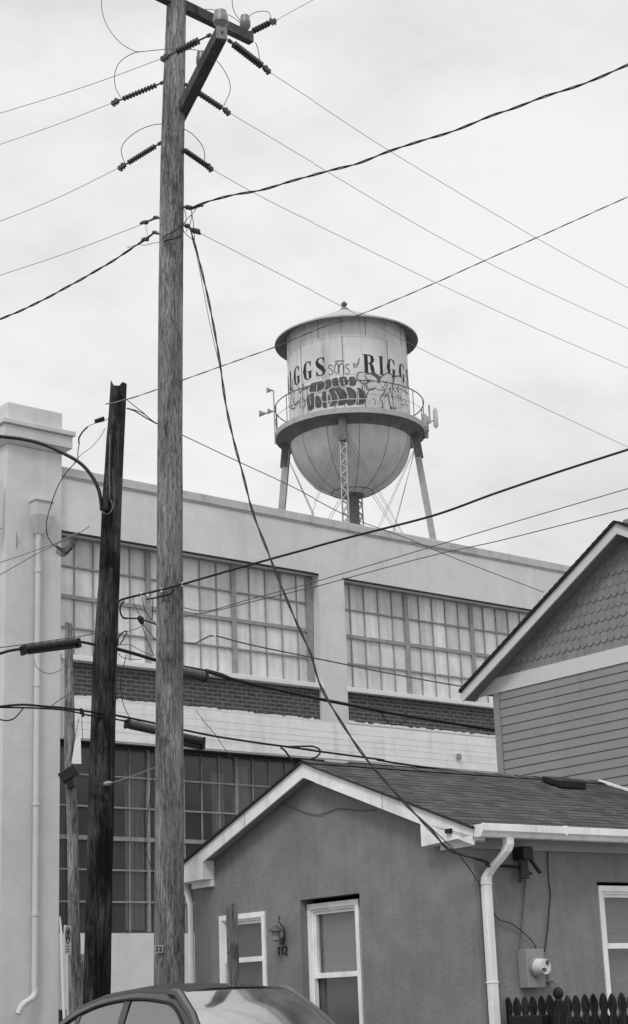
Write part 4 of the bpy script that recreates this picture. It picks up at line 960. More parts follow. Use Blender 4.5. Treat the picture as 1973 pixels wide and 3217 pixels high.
PR = 'bare lines strung from the tall pole'
def wl(pl_, pts): return [pl_(p) for p in pts]
W_ = lambda pl_, *pts: [pl_(q(*p)) for p in pts]
wire('power_line', W_(r1, (645,172),(745,237),(935,361),(1165,499),(1340,600),(1511,692)), .0035, 'highest bare power line descending right from the tall pole', 'wire', group=PR)
wire('power_line', W_(rp2, (545,268),(780,408),(1000,538),(1165,627),(1340,712),(1511,790)), .0038, 'second bare power line from the top descending right of the tall pole', 'wire', group=PR)
wire('power_line', W_(rp2, (505,405),(640,480),(860,588),(1050,680),(1290,790),(1511,885)), .0038, 'third bare power line from the top descending right of the tall pole', 'wire', group=PR)
wire('power_line', W_(rp2, (478,560),(640,643),(829,740),(1005,835),(1260,958),(1511,1075)), .0038, 'lowest bare power line right of the tall pole, crossing in front of tank roof', 'wire', group=PR)
wire('power_line', W_(l1p, (0,272),(140,229),(270,185),(395,138)), .0038, 'highest bare power line running left from the tall pole', 'wire', group=PR)
wire('power_line', W_(lp2, (0,347),(140,298),(280,243)), .0038, 'second bare power line running left from the tall pole', 'wire', group=PR)
wire('power_line', W_(lp2, (0,532),(140,475),(292,400)), .0038, 'third bare power line running left from the tall pole', 'wire', group=PR)
wire('power_line', W_(lp2, (0,662),(170,605),(345,538),(375,527)), .0038, 'fourth bare power line running left, above the thick cable', 'wire', group=PR)
wire('service_cable', W_(lp2, (0,768),(80,733),(180,680),(270,628),(345,578)), .0085, 'thick twisted cable running down left from the tall pole', 'cable', 'cable', twist=.5)
wire('power_line', W_(tplane, (658,52),(700,28),(770,-10),(860,-60)), .0042, 'bare power line leaving the crossarm end towards the top edge', 'wire', group=PR)
# jumpers
def jump(pl_, Z0, pts, label, r=.005, m='cable2', name='jumper_wire'): return wire(name, [pl_(Z0(*p)) for p in pts], r, label, 'wire', m)
jump(lp2, zt1, [(220,-20),(228,80),(265,170),(330,250),(400,295),(440,307),(520,300),(605,292)], 'jumper wire curving down from the top edge to the tall pole')
jump(lp2, zt1, [(470,304),(400,320),(330,370),(300,440),(305,520),(325,560),(335,580)], 'jumper loop above the second insulator left of the tall pole')
jump(lp2, zt1, [(590,735),(525,742),(440,775),(370,830),(340,880),(345,930),(360,965)], 'jumper loop above the third insulator left of the tall pole')
jump(rp2, zt1, [(905,360),(945,410),(980,480),(985,540),(960,600),(942,640)], 'jumper loop beside the second insulator right of the tall pole')
jump(rp2, zt1, [(712,765),(760,795),(810,850),(832,900),(832,970)], 'jumper loop beside the third insulator right of the tall pole')
jump(r1, zt1, [(1135,250),(1150,290),(1158,340),(1165,385)], 'short jumper hanging from the crossarm end')
jump(vplane(e1, 90), zt1, [(997,-10),(1000,40),(1020,90),(1055,130),(1080,150)], 'jumper wire dropping from the top edge to the crossarm end')
jump(vplane(e1, 90), zt1, [(1095,100),(1130,75),(1185,66),(1215,75),(1228,110)], 'small jumper loop over the crossarm end')
jump(vplane(e1, 90), zt1, [(800,60),(860,55),(910,65),(980,90),(1040,130)], 'thin jumper lying along the upper crossarm')
jump(rp2, zt1, [(600,292),(700,290),(770,295),(800,300)], 'thin jumper between pole and small insulator behind the brace')
# secondary dead ends on the left and right
zs7 = zz(430, 600, 5.037)
def clampset(pl_, Z0, pts, rs, name='wire_clamp'):
    mb = MB(); P = [pl_(Z0(*p)) for p in pts]; mb.tube(P, rs, 8); return mb.build(name, M['iron'], mp)
clampset(lp2, zs7, [(40,520),(80,500),(150,495),(170,480),(250,440),(265,420),(310,415),(345,435)], [.01,.022,.03,.012,.01,.022,.022,.012])
clampset(lp2, zs7, [(60,820),(90,770),(160,760),(175,730),(240,680),(255,655),(285,655),(340,680)], [.01,.026,.032,.014,.012,.024,.024,.012])
clampset(rp2, zs7, [(700,270),(720,255),(760,250),(780,255),(850,270),(860,285),(920,260),(990,225),(1040,235)], [.012,.022,.012,.03,.03,.012,.014,.022,.012])
clampset(rp2, zs7, [(705,535),(750,545),(770,550),(810,555),(830,590),(870,610),(900,630),(960,640),(1000,690)], [.012,.012,.03,.03,.012,.026,.036,.036,.008])
jump(lp2, zs7, [(130,530),(140,600),(160,680),(172,740)], 'short jumper linking the two left clamps', .003)
for pts, lb in (([(745,290),(765,380),(770,470),(730,530)], 'short wire dropping from the upper right clamp along the pole'),
                ([(850,300),(870,400),(890,540),(900,700),(905,840)], 'wire dropping straight from the upper right clamp'),
                ([(930,280),(880,350),(800,430),(730,520)], 'bent wire from the thick cable clamp back to the pole'),
                ([(860,380),(845,480),(820,560),(770,640)], 'crossing tail wire between the two right clamps'),
                ([(720,610),(760,670),(820,730),(870,770),(900,830)], 'short looped tail under the lower right clamp')):
    jump(rp2, zs7, pts, lb, .0045, 'cable')
mcam = (EY-pole_at(fm,8)[0]); mcam.z = 0; mcam.normalize()
frontM = vplane(pole_at(fm,9.5)[0]+mcam*.165, 90)
jump(frontM, zs7, [(400,770),(430,720),(560,650),(640,600),(655,540)], 'black strap wire slanting across the tall pole', .008, 'cable')
jump(frontM, zs7, [(410,800),(480,780),(600,750),(705,710)], 'lower black strap wire slanting across the tall pole', .009, 'cable')
jump(lp2, zs7, [(-160,900),(0,850),(120,858),(230,830),(345,815)], 'thin tail wire left of the tall pole under the clamps', .004)
# thick twisted cable to the right
trp = vplane(V((fm[0][0].x+.15, fm[0][0].y-.05, 0)), 116)
wire('service_cable', W_(trp, (462,500),(500,485),(555,470),(620,459),(700,436),(750,422),(805,408),(860,394),(935,365),(1010,340),(1085,318),(1180,280),(1230,263),(1310,233),(1390,207),(1445,186),(1511,156),(1570,134)), .0088, 'thick wavy twisted cable climbing right from the tall pole', 'cable', 'cable', twist=.62)
# service drop to the house
hd = HC-A*.02-B*.36; mpx = pole_at(fm,9.3)[0].copy(); dv = hd-mpx; azd = math.degrees(math.atan2(dv.x, dv.y))
sdp = vplane(mpx+V((.12,0,0)), azd)
drop = [(455,545),(463,575),(485,655),(513,785),(530,890),(548,1005),(580,1130),(608,1235),(650,1345),(700,1470),(745,1570),(775,1655),(830,1750),(890,1835),(960,1915),(1040,2000),(1085,2045)]
P = W_(sdp, *drop); wire('service_drop', P+[hs(-.02,.2,spx(q(1110,2072),.2)[1]), hs(.06,.12,spx(q(1145,2083),.1)[1]), hs(.35,.08,spx(z4(700,722),.1)[1]), hs(.5,.10,spx(z4(800,738),.1)[1]), hs(.6,.12,spx(z4(850,775),.1)[1])], .0085, 'black twisted service drop swooping from the tall pole to the house corner', 'cable', 'cable', twist=.8)
P = W_(sdp, (466,585),(480,655),(505,785),(527,880)); wire('service_drop', P, .004, 'thin wire beside the top of the service drop', 'wire', 'cable2')
P = W_(sdp, (1000,1957),(1060,2012),(1110,2062)); wire('phone_wire', P+wallwire([(600,830),(650,930),(712,1045),(790,1075),(850,1115),(920,1180),(950,1230)], .03), .005, 'thin black wire sagging from the house corner to the meter box', 'wire', 'cable')
# wires of the dark pole
def dplane(az_, dx=0, dy=0): return vplane(V((fd[0][0].x+dx, fd[0][0].y+dy, 0)), az_)
wire('power_line', W_(dplane(100), (262,968),(300,962),(375,938),(440,914),(560,871),(660,835),(765,792),(880,752),(1050,680),(1165,628),(1290,573),(1511,474),(1560,452)), .0045, 'bare line from the broken top of the dark pole climbing right over the tank roof', 'wire', 'cable2', twist=.45)
wire('power_line', W_(dplane(50), (305,982),(340,993),(375,1018),(440,1048),(560,1105),(700,1170),(840,1243),(975,1293),(1100,1345),(1310,1425)), .006, 'thin line descending right from the dark pole past the tank bowl', 'wire', 'cable2')
wire('tie_wire', W_(dplane(50), (300,958),(320,975),(340,990),(360,1008),(378,1020)), .005, 'short tie wire at the splintered top of the dark pole', 'wire', 'cable')
D3p = vplane(pole_at(fm, 5.5)[0]+mcam*.2, 112)
wire('telephone_cable', W_(D3p, (285,1447),(300,1440),(370,1423),(440,1405),(540,1376),(650,1345),(760,1315),(860,1288),(1045,1240),(1190,1188),(1340,1137),(1511,1082),(1570,1062)), .013, 'thick black cable climbing right past the foot of the tank legs', 'cable', 'cable', seg=8)
z17 = zz(1000, 1600, 1.553); z5 = zz(500, 1650, 2.158); z40 = zz(0, 1800, 2.158)
tpa = dplane(102, 0, .15)
wire('power_line', [tpa(z5(165,560)), tpa(z5(330,580)), tpa(z5(620,500)), tpa(z5(1090,375)), tpa(z17(100,320)), tpa(z17(500,200)), tpa(z17(1000,50)), tpa(z17(1511,-100))], .006, 'upper of two thin lines crossing the factory wall towards the right', 'wire', 'cable2')
wire('power_line', [tpa(z5(-40,660)), tpa(z5(90,635)), tpa(z5(400,575)), tpa(z5(640,515)), tpa(z5(1090,410)), tpa(z17(0,375)), tpa(z17(560,225)), tpa(z17(900,150)), tpa(z17(1511,-5))], .006, 'lower of two thin lines crossing the factory wall towards the right', 'wire', 'cable2')
tc = dplane(50, -.02, -.02)
wire('telephone_cable', [tc(z5(80,790)), tc(z5(165,800)), tc(z5(240,800)), tc(z5(300,770)), tc(z5(370,750)), tc(z5(550,795)), tc(z5(750,840)), tc(z5(1000,890)), tc(z5(1270,945)), tc(z5(1511,995)), tc(z17(320,795)), tc(z17(560,840)), tc(z17(740,870))], .010, 'slim cable running right across the upper windows', 'cable', 'cable2')
wire('telephone_cable', [tc(z40(790,515)), tc(z40(900,545)), tc(z40(1050,590)), tc(z40(1200,630)), tc(z5(310,990)), tc(z5(500,1045)), tc(z5(800,1115)), tc(z5(1100,1180)), tc(z5(1511,1260)), tc(z17(300,985)), tc(z17(600,1035)), tc(z17(845,1075)), tc(z17(1000,1100))], .022, 'heavy black cable running right across the brick panels', 'cable', 'cable', seg=8)
wire('telephone_cable', [tc(z5(310,980)), tc(z5(420,1010)), tc(z5(540,1060)), tc(z5(700,1095)), tc(z5(800,1112))], .014, 'second strand lying against the heavy black cable', 'cable', 'cable')
wire('telephone_cable', [tc(z40(-60,910)), tc(z40(0,905)), tc(z40(150,893)), tc(z40(300,905)), tc(z40(430,915)), tc(z40(600,940)), tc(z40(780,965)), tc(z40(1050,1020)), tc(z40(1270,1070)), tc(z5(400,1435)), tc(z5(700,1480)), tc(z5(850,1500)), tc(z5(1100,1535)), tc(z5(1511,1590)), tc(z17(300,1225)), tc(z17(550,1262)), tc(z17(800,1290))], .013, 'lower black cable passing all the poles above the house roof', 'cable', 'cable', seg=8)
wire('telephone_cable', [tc(z40(0,912)), tc(z40(200,915)), tc(z40(430,930)), tc(z40(600,965)), tc(z40(780,992)), tc(z40(860,1010))], .010, 'second lashed strand under the lower black cable', 'cable', 'cable')
wire('telephone_cable', [tc(z17(150,1236)), tc(z17(350,1252)), tc(z17(560,1268)), tc(z17(760,1285))], .012, 'black strand just above the house ridge', 'cable', 'cable')
wire('cable_loop', [tc(z5(860,1502)), tc(z5(950,1500)), tc(z5(1040,1500)), tc(z5(1090,1520)), tc(z5(1090,1550)), tc(z5(1050,1580)), tc(z5(1000,1590))], .012, 'slack loop hanging from the lower cable above the ridge', 'cable', 'cable')
wire('cable_loop', [tc(z5(820,1508)), tc(z5(850,1530)), tc(z5(880,1570)), tc(z5(900,1600))], .012, 'short tail dropping from the lower cable to the ridge', 'cable', 'cable')
wire('cable_loop', [tc(z17(310,990)), tc(z17(335,1035)), tc(z17(380,1052)), tc(z17(425,1035)), tc(z17(435,1005)), tc(z17(425,992))], .009, 'slack loop under the heavy cable by the right brick panel', 'cable', 'cable')
wire('telephone_cable', [tc(z40(-60,555)), tc(z40(0,545)), tc(z40(60,528)), tc(z40(140,515)), tc(z40(400,478)), tc(z40(530,468)), tc(z40(600,478)), tc(z40(645,488))], .016, 'black cable entering from the left to the dark pole through a long closure', 'cable', 'cable', seg=8)
wire('telephone_cable', [tc(z40(-60,512)), tc(z40(120,490)), tc(z40(400,450)), tc(z40(540,430)), tc(z40(640,410))], .006, 'thin steel strand above the long closure', 'cable', 'cable2')
wire('cable_loop', [tc(z40(-40,985)), tc(z40(0,995)), tc(z40(50,1000)), tc(z40(100,980)), tc(z40(155,915))], .008, 'drooping loop under the lower cable at the left edge', 'cable', 'cable')
wire('cable_loop', [tc(z40(350,900)), tc(z40(400,860)), tc(z40(450,830)), tc(z40(490,805))], .006, 'curved tail rising to the bleached pole', 'cable', 'cable2')
wire('cable_loop', [tc(z40(230,600)), tc(z40(250,645)), tc(z40(310,680)), tc(z40(370,675)), tc(z40(420,650))], .004, 'thin sagging loop under the long closure', 'cable', 'cable2')
# splice closures
def closure(pl_, Z0, a, b, r, label, extra=True, mname='black', n=7):
    A_, B_ = pl_(Z0(*a)), pl_(Z0(*b)); d = (B_-A_).normalized(); L = (B_-A_).length; x = d.cross(V((0,0,1))).normalized(); y = x.cross(d)
    t = thing('splice_closure', A_.lerp(B_, .5), label, 'cable box')
    mb = MB(); P = []; rs = []
    for k in range(n*2+1):
        s = k/(n*2); P.append(A_.lerp(B_, s)); rs.append(r*(1.0 if k % 2 else .9)*(1 if 0 < k < n*2 else .75))
    mb.tube(P, rs, 12); mb.build('casing', M[mname], t, smooth=False)
    mb = MB(); c0 = A_+d*L*.12-y*r*.75; c1 = B_-d*L*.1-y*r*.75; mb.bar(c0, c1, r*1.3, r*.9, bp_) if False else mb.bar(c0, c1, r*1.3, r*.9)
    for s in (0, 1): p = A_.lerp(B_, .02+.96*s); mb.bar(p-y*r*.2-d*.01, p-y*r*.2+d*.03, r*1.9, r*2.1)
    mb.build('lower_shell', M['black'], t, bevel=.01)
    return t
closure(tc, z40, (140,520), (525,470), .052, 'long black ribbed closure hanging left of the dark pole')
closure(tc, z40, (850,1015), (1075,1065), .05, 'grey topped closure between the dark and the tall pole', mname='metalside')
closure(tc, z40, (1195,660), (1385,700), .062, 'black closure right of the tall pole at the window sill', mname='cable2')
closure(tc, z40, (1195,1115), (1360,1150), .07, 'stubby black closure right of the tall pole above the dark window')
# small wires round the dark pole
z7 = zz(350, 1830, 4.324)
td = dplane(70, .05, -.1)
for i, (pts, r_, lb) in enumerate((
    ([(300,190),(290,260),(340,370),(390,490)], .004, 'thin loop wire left of the knot between the poles'),
    ([(410,190),(430,310),(480,430),(560,530),(600,580)], .0045, 'thin wire curving right beside the knot between the poles'),
    ([(165,250),(120,320),(115,400),(150,470),(210,490)], .011, 'black hooked cable right of the dark pole'),
    ([(150,485),(350,490),(400,505),(480,525),(600,570),(640,580)], .010, 'cable passing through the black knot between the poles'),
    ([(400,540),(480,640),(560,740),(600,790)], .005, 'wire fanning down right from the black knot'),
    ([(405,560),(460,730),(520,880),(570,1000)], .005, 'long wire fanning down from the black knot'),
    ([(560,230),(552,400),(545,520)], .006, 'wire dropping behind the left edge of the tall pole'),
    ([(110,840),(160,760),(205,665),(130,690),(90,760),(85,860)], .008, 'black leaf shaped loop right of the dark pole'),
    ([(210,665),(300,640),(400,600),(450,575)], .004, 'thin wire from leaf shaped loop to the knot'),
    ([(200,980),(160,1130),(120,1300),(125,1500),(170,1690),(240,1830)], .005, 'thin wire hanging across the brick to the lower cable'),
    ([(90,960),(130,1010),(250,1040),(400,1045)], .004, 'thin sagging wire under the heavy cable'),
    ([(100,850),(250,850),(420,940),(560,1000)], .004, 'thin wire stretched above the heavy cable'),
    ([(470,228),(560,215),(700,180),(800,150),(850,90)], .010, 'black tail bound to thick cable in front of the tall pole'))):
    pl_ = D3p if i == 12 else td
    wire('loop_wire', [pl_(z7(*p)) for p in pts], r_, lb, 'wire', 'cable')
k0 = td(z7(393, 510)); mb = MB(); mb.tube([k0+V((-.02,0,.045)), k0+V((0,0,.01)), k0+V((.02,0,-.05))], [.025,.04,.02], 8); tag(mb.build('wire_knot', M['black']), 'black knot of wires between the dark and the tall pole', 'wire')
for i, (x, y) in enumerate(((405,160),(488,155),(675,100),(955,20))):
    p = D3p(z7(x, y)); mb = MB(); mb.bar(p-V((0,0,.025)), p+V((0,0,.02)), .014, .02)
    tag(mb.build('cable_tie', M['bright']), ['leftmost white tie on the thick black cable', 'second white tie on the thick cable from the left', 'white tie on the thick cable before the tall pole', 'rightmost white tie on thick cable at the tall pole edge'][i], 'cable tie', 'white ties on the thick cable')
p = tc(z5(372, 752)); mb = MB(); mb.bar(p-V((0,0,.02)), p+V((0,0,.035)), .03, .03); tag(mb.build('cable_tie', M['bright']), 'white tie on the slim cable across the window', 'cable tie', 'white ties on the thick cable')
wire('guy_wire', [dplane(50, 0, -.15)(zz(180,2300,2.906)(*p)) for p in ((440,470),(520,455),(700,395),(900,320),(1100,260))], .006, 'pale wire slanting up from insulator on the dark pole', 'wire', 'wire')
p = dplane(90, 0, -.16)(zz(180,2300,2.906)(455, 470)); mb = MB(); mb.tube([p-V((.045,0,0)), p-V((.02,0,0)), p+V((.02,0,0)), p+V((.05,0,.01))], [.012,.03,.03,.012], 10); mb.build('spool_insulator', M['metal'], dp, smooth=True)
wire('loop_wire', [dplane(90, 0, .3)(zz(180,2300,2.906)(*p)) for p in ((890,150),(870,400),(840,620),(812,850),(800,1000),(815,1120),(850,1230),(880,1290))], .005, 'thin black wire bowing left of the tall pole over the dark window', 'wire', 'cable')
wire('loop_wire', [tc(z5(*p)) for p in ((245,1250),(300,1330),(370,1410),(430,1500),(480,1570))], .004, 'thin wire falling right from tall pole across the panel band', 'wire', 'cable2')
# street light arm and its wiring on the dark pole
ap = dplane(-80, -.05, -.12)
P = W_(ap, (-60,1040),(0,1050),(50,1056),(100,1068),(150,1090),(190,1113),(218,1143),(236,1178),(242,1210),(243,1228)); mb = MB(); mb.tube(smoothpath(P), .022, 10)
arm_ = mb.build('light_arm', M['black'], dp, smooth=True)
fl_ = P[0]; mb = MB(); 
mb.tube([fl_, fl_+V((-.2,.02,.02)), fl_+V((-.45,.04,-.0)), fl_+V((-.62,.05,-.03))], [.03,.07,.09,.03], 12); mb.build('lamp_head', M['black'], arm_, smooth=True)
fcd = (EY-fd[5][0]); fcd.z = 0; fcd.normalize()
fpl = vplane(fd[8][0]+fcd*.17, 90)
z33 = zz(0, 1150, 2.518)
mb = MB(); mb.tube(smoothpath([fpl(z33(*p)) for p in ((862,1050),(882,1085),(885,1125),(860,1165),(825,1165),(798,1145))]), .007, 6); mb.tube(smoothpath([fpl(z33(*p)) for p in ((860,540),(866,620),(860,800),(862,1050))]), .005, 6)
tag(mb.build('ground_wire', M['wire'], dp), 'pale wire and hooked loop')
mb = MB(); mb.bar(fpl(z33(840,1010)), fpl(z33(835,1150)), .16, .05); mb.build('arm_bracket', M['black'], dp, bevel=.01)
lpd = dplane(-75, -.08, -.05)
for pts, r_, lb, m_ in (([(830,300),(900,290),(1000,260)], .008, 'pale strap across the splintered top of the dark pole', 'wire'),
    ([(905,325),(885,380),(830,430),(740,455),(690,480)], .005, 'thin wire curving left from the dark pole top', 'wire'),
    ([(690,480),(650,520),(625,560),(618,580),(622,615)], .010, 'black taped splice hanging left of the dark pole', 'cable'),
    ([(622,615),(612,680),(605,745),(530,830),(470,920),(430,1010),(405,1080),(375,1180),(362,1270),(375,1350),(415,1415),(430,1425)], .006, 'long black wire looping down over the factory pier', 'cable'),
    ([(828,490),(790,560),(720,640),(640,700),(580,770)], .004, 'thin pale wire sagging left of the dark pole', 'wire'),
    ([(430,1425),(500,1475),(545,1465),(590,1420),(602,1380),(598,1340)], .005, 'short curled loop below the pier wires', 'cable')):
    wire('loop_wire', [ (fpl if lb.startswith('pale strap') else lpd)(z33(*p)) for p in pts], r_, lb, 'wire', m_)
A_, B_ = lpd(z33(745,440)), lpd(z33(822,412)); mb = MB(); mb.tube([A_, A_.lerp(B_,.05), A_.lerp(B_,.95), B_], [.01,.026,.026,.01], 10); tag(mb.build('wire_connector', M['black']), 'black tubular connector left of the dark pole top', 'connector')
mb = MB(); N_ = 12
for k in range(N_):
    t = k/(N_-1); x = 440+t*120; y = 1445+40*math.sin(PI*t)-30*t; p = lpd(z33(x, y)); mb.tube([p+V((0,0,.05)), p+V((.02,0,-.0)), p+V((.0,0,-.06))], .006, 5)
tag(mb.build('wire_coil', M['cable']), 'small black coiled lead hanging in front of the window corner', 'wire')
wire('power_line', [lpd(z33(*p)) for p in ((-60,1570),(0,1552),(130,1510),(270,1460),(430,1405),(560,1340),(640,1310),(705,1265))], .006, 'upper of two pale lines reaching in from the left edge', 'wire', 'wire')
wire('power_line', [lpd(z33(*p)) for p in ((-60,1690),(0,1650),(130,1575),(270,1495),(380,1440),(480,1390),(620,1320))], .006, 'lower of two pale lines reaching in from the left edge', 'wire', 'wire')
wire('tie_wire', [dplane(50)(z33(*p)) for p in ((1000,335),(1060,355),(1110,385),(1160,415),(1240,458))], .008, 'taped tie right of the dark pole top', 'wire', 'cable')
# tag plate and staple on the tall pole
z2 = zz(0, 2400, 2.437)
fm_low = vplane(pole_at(fm,2.6)[0]+mcam*.17, 90)
a, b = fm_low(z2(1182, 1388)), fm_low(z2(1246, 1445)); mb = MB(); mb.add([V((a.x,a.y,a.z)), V((b.x,a.y,a.z)), V((b.x,a.y,b.z)), V((a.x,a.y,b.z))], [(0,1,2,3)]); mb2 = MB(); mb2.prism(mb.v, V((0,.006,0))); tg = mb2.build('number_plate', M['metal'], mp)
for pts in ([(1190,1400),(1205,1395),(1208,1412),(1192,1412)], [(1215,1400),(1235,1398),(1236,1412),(1218,1412)], [(1190,1420),(1206,1420),(1206,1436),(1192,1436)], [(1216,1420),(1236,1420),(1234,1436),(1218,1436)]):
    mb = MB(); mb.prism([fm_low(z2(*p))+V((0,-.004,0)) for p in pts], V((0,.002,0))); mb.build('plate_mark', M['black'], tg)
# things on the bleached pole
pf = vplane(pole_at(fp_,4)[0]+V((.02,-.14,0)), 90)
pA = [pf(zz(170,2150,7.04)(*p)) for p in ((470,1180),(575,1180),(590,1760),(375,1750),(440,1300))]
mb = MB(); mb.prism(pA, V((0,.012,0))); tag(mb.build('placard', M['bright']), 'flared white plastic placard hanging on the bleached pole', 'placard')
cB = pf(zz(170,2150,7.04)(320, 2010)); mb = MB(); mb.bar(cB+V((-.10,-.03,-.05)), cB+V((.10,-.03,.07)), .12, .14); mb.bar(cB+V((-.02,-.02,.02)), cB+V((.04,-.02,-.17)), .10, .10)
tag(mb.build('junction_box', M['black'], bevel=.01), 'tilted black junction box on the bleached pole', 'box')
for i, (pts, lb) in enumerate((([(540,740),(500,950),(450,1170),(400,1380),(330,1700)], 'thin wire slanting from the cable to the junction box'), ([(600,720),(610,960),(622,1220)], 'thin wire hanging straight down from the lower cable'), ([(390,890),(440,1110),(455,1140)], 'short thin wire against the bleached pole'))):
    wire('loop_wire', [pf(zz(170,2150,7.04)(*p)) for p in pts], .004, lb, 'wire', 'cable')
for x in (590, 625):
    p = tc(zz(170,2150,7.04)(x, 590 if x == 590 else 660)); mb = MB(); mb.bar(p-V((0,0,.03)), p+V((0,0,.03)), .03, .03); tag(mb.build('cable_spacer', M['black']), 'black spacer clip on the lower cable, '+('upper of two' if x == 590 else 'lower of two'), 'clip')
# parking sign
z6b = zz(170, 2850, 6.713)
sc0 = hor(z6b(265, 690), DP-.25); sd_ = azv(0-12).cross(V((0,0,1)))  # sign turned nearly edge on
ray0 = V((sc0.x, sc0.y, 0)).normalized(); perp = V((ray0.y, -ray0.x, 0)); su = (perp*.27+ray0*.96).normalized()
sg = thing('parking_sign', V((sc0.x, sc0.y, 0)), 'white no parking sign turned nearly edge on, on the bleached pole', 'sign')
sn = V((su.y, -su.x, 0)); sn = -sn if sn.dot(-ray0) < 0 else sn
def sp3(x, z, n=0): return sc0+su*x+V((0,0,z))+sn*n
wS, hS = .155, .175
mb = MB(); mb.prism([sp3(x, z, 0) for x, z in ((-wS,-hS),(wS,-hS),(wS+.0,-hS+.02),(wS,hS-.02),(wS-.02,hS),(-wS+.02,hS),(-wS,hS-.02))], sn*.006); mb.build('plate', M['sill'], sg)
mb = MB(); 
def ring_(cx, cz, rx, t): return [sp3(cx+rx*math.cos(a), cz+rx*math.sin(a), .010) for a in [2*PI*k/20 for k in range(21)]]
mb.tube(ring_(0, .055, .095, .01), .008, 5); mb.tube([sp3(-.065,.12,.010), sp3(.065,-.01,.010)], .007, 5); mb.tube([sp3(-.03,.0,.010), sp3(-.03,.11,.010), sp3(.02,.11,.010), sp3(.035,.085,.010), sp3(.02,.06,.010), sp3(-.03,.06,.010)], .008, 5)
for zl in (-.075, -.11, -.14): mb.tube([sp3(-.08,zl,.010), sp3(.07,zl,.010)], .004, 4)
mb.build('symbol', M['dkjamb'], sg)
wt = hor(z6b(100, 90), DP-1.2); wm = hor(z6b(140, 520), DP-1.2); wb = hor(z6b(210, 2460), DP-1.2); dd_ = (wb-wm); wg = wm+dd_*(wm.z/(wm.z-wb.z)); 
mb = MB(); mb.tube([hor(z6b(112, 200), DP-1.2), wm, wb, wg], [.008,.017,.020,.020], 10); tag(mb.build('white_post', M['sill'], smooth=True), 'thin white metal post standing left of the bleached pole', 'post')
ub_ = hor(z6b(145, 2160), DP-1.0); mb = MB(); fr_ = frame(V((ub_.x, ub_.y, 0)), V((1,0,0)), V((0,-1,0))); mb.box(fr_, -.03, .055, -.05, .03, 0, ub_.z); tag(mb.build('utility_box', M['black'], bevel=.006), 'narrow black utility box behind the white metal post', 'box')
bd = hor(z6b(575, 990), DP-.05); mb = MB(); fr_ = frame(V((bd.x, bd.y, 0)), V((1,0,0)), V((0,-1,0))); mb.box(fr_, -.10, .02, -.02, .04, 0, bd.z); mb.build('nailed_board', M['palepole'], pp_)

# ------------------------------------------------------------- parked car
hd_ = -A; side = -B      # heading and the flank turned to the camera
CD = 15.6
cr = hor(q(428, 2371), CD); ROOF = cr.z
pc = hor(q(470, 2400), CD)
car0 = V((pc.x, pc.y, 0))
car = thing('parked_car', car0, 'dark parked crossover car with arched roof in front of the poles', 'car')
def cf(x, y, z):
    if x < -.2: x = -.2+(x+.2)*.86
    return car0+hd_*x+side*y+V((0, 0, z))     # x forward, y towards the camera flank
zr = ROOF
def prof(x):   # roof line height
    pts = [(-2.15,1.02),(-2.0,1.22),(-1.65,1.47),(-1.2,zr-.125),(-.7,zr-.035),(-.1,zr),(.35,zr-.02),(.62,zr-.06),(.92,zr-.23),(1.34,zr-.58),(1.55,1.06)]
    for i in range(len(pts)-1):
        if pts[i][0] <= x <= pts[i+1][0]:
            t = (x-pts[i][0])/(pts[i+1][0]-pts[i][0]); return pts[i][1]+(pts[i+1][1]-pts[i][1])*t
    return 1.0
def halfw(z): return .87 if z < 1.0 else .87-(z-1.0)*.40
BELT = 1.04
def edge(x):   # half width at the roof edge
    return halfw(prof(x)-.05)-.02
def sec(x):
    z = prof(x); e = edge(x); return [(e+.012, z-.085), (e, z-.045), (e-.035, z-.018), (e-.10, z-.004+0*z), (e*.5, z+.012), (0, z+.018)]
# roof skin
xs = [-2.0,-1.65,-1.4,-1.2,-.95,-.7,-.4,-.1,.15,.35,.52,.62]
rows = []
for x in xs:
    s_ = sec(x); rows.append([cf(x, y, z) for y, z in s_]+[cf(x, -y, z) for y, z in s_[:-1][::-1]])
mb = MB(); n = len(rows[0]); vs = [p for r_ in rows for p in r_]
mb.add(vs, [(i*n+k, i*n+k+1, (i+1)*n+k+1, (i+1)*n+k) for i in range(len(rows)-1) for k in range(n-1)])
body_roof = mb.build('roof_panel', M['carroof'], car, smooth=True)
# windscreen
xw = [.62,.70,.80,.92,1.1,1.34]; rows = []
for x in xw:
    z = prof(x); e = edge(x)-.045; rows.append([cf(x+.05*(1-(t/1.0)**2)-.0, t*e, z+.008*(1-t*t)) for t in (1,.8,.5,.2,0,-.2,-.5,-.8,-1)])
# front edge keeps its bow from the roof edge
mb = MB(); n = 9; mb.add([p for r_ in rows for p in r_], [(i*n+k, i*n+k+1, (i+1)*n+k+1, (i+1)*n+k) for i in range(len(rows)-1) for k in range(n-1)])
mb.build('windscreen', M['carglass'], car, smooth=True)
mb = MB(); e = edge(.62)-.045; mb.add([cf(.62, t*e, prof(.62)+.014) for t in (1,.5,0,-.5,-1)]+[cf(.62+.05*(1-t*t)+.004, t*e, prof(.62)+.012+.008*(1-t*t)) for t in (1,.5,0,-.5,-1)], [(k,k+1,k+6,k+5) for k in range(4)]); mb.build('roof_header', M['carroof'], car)
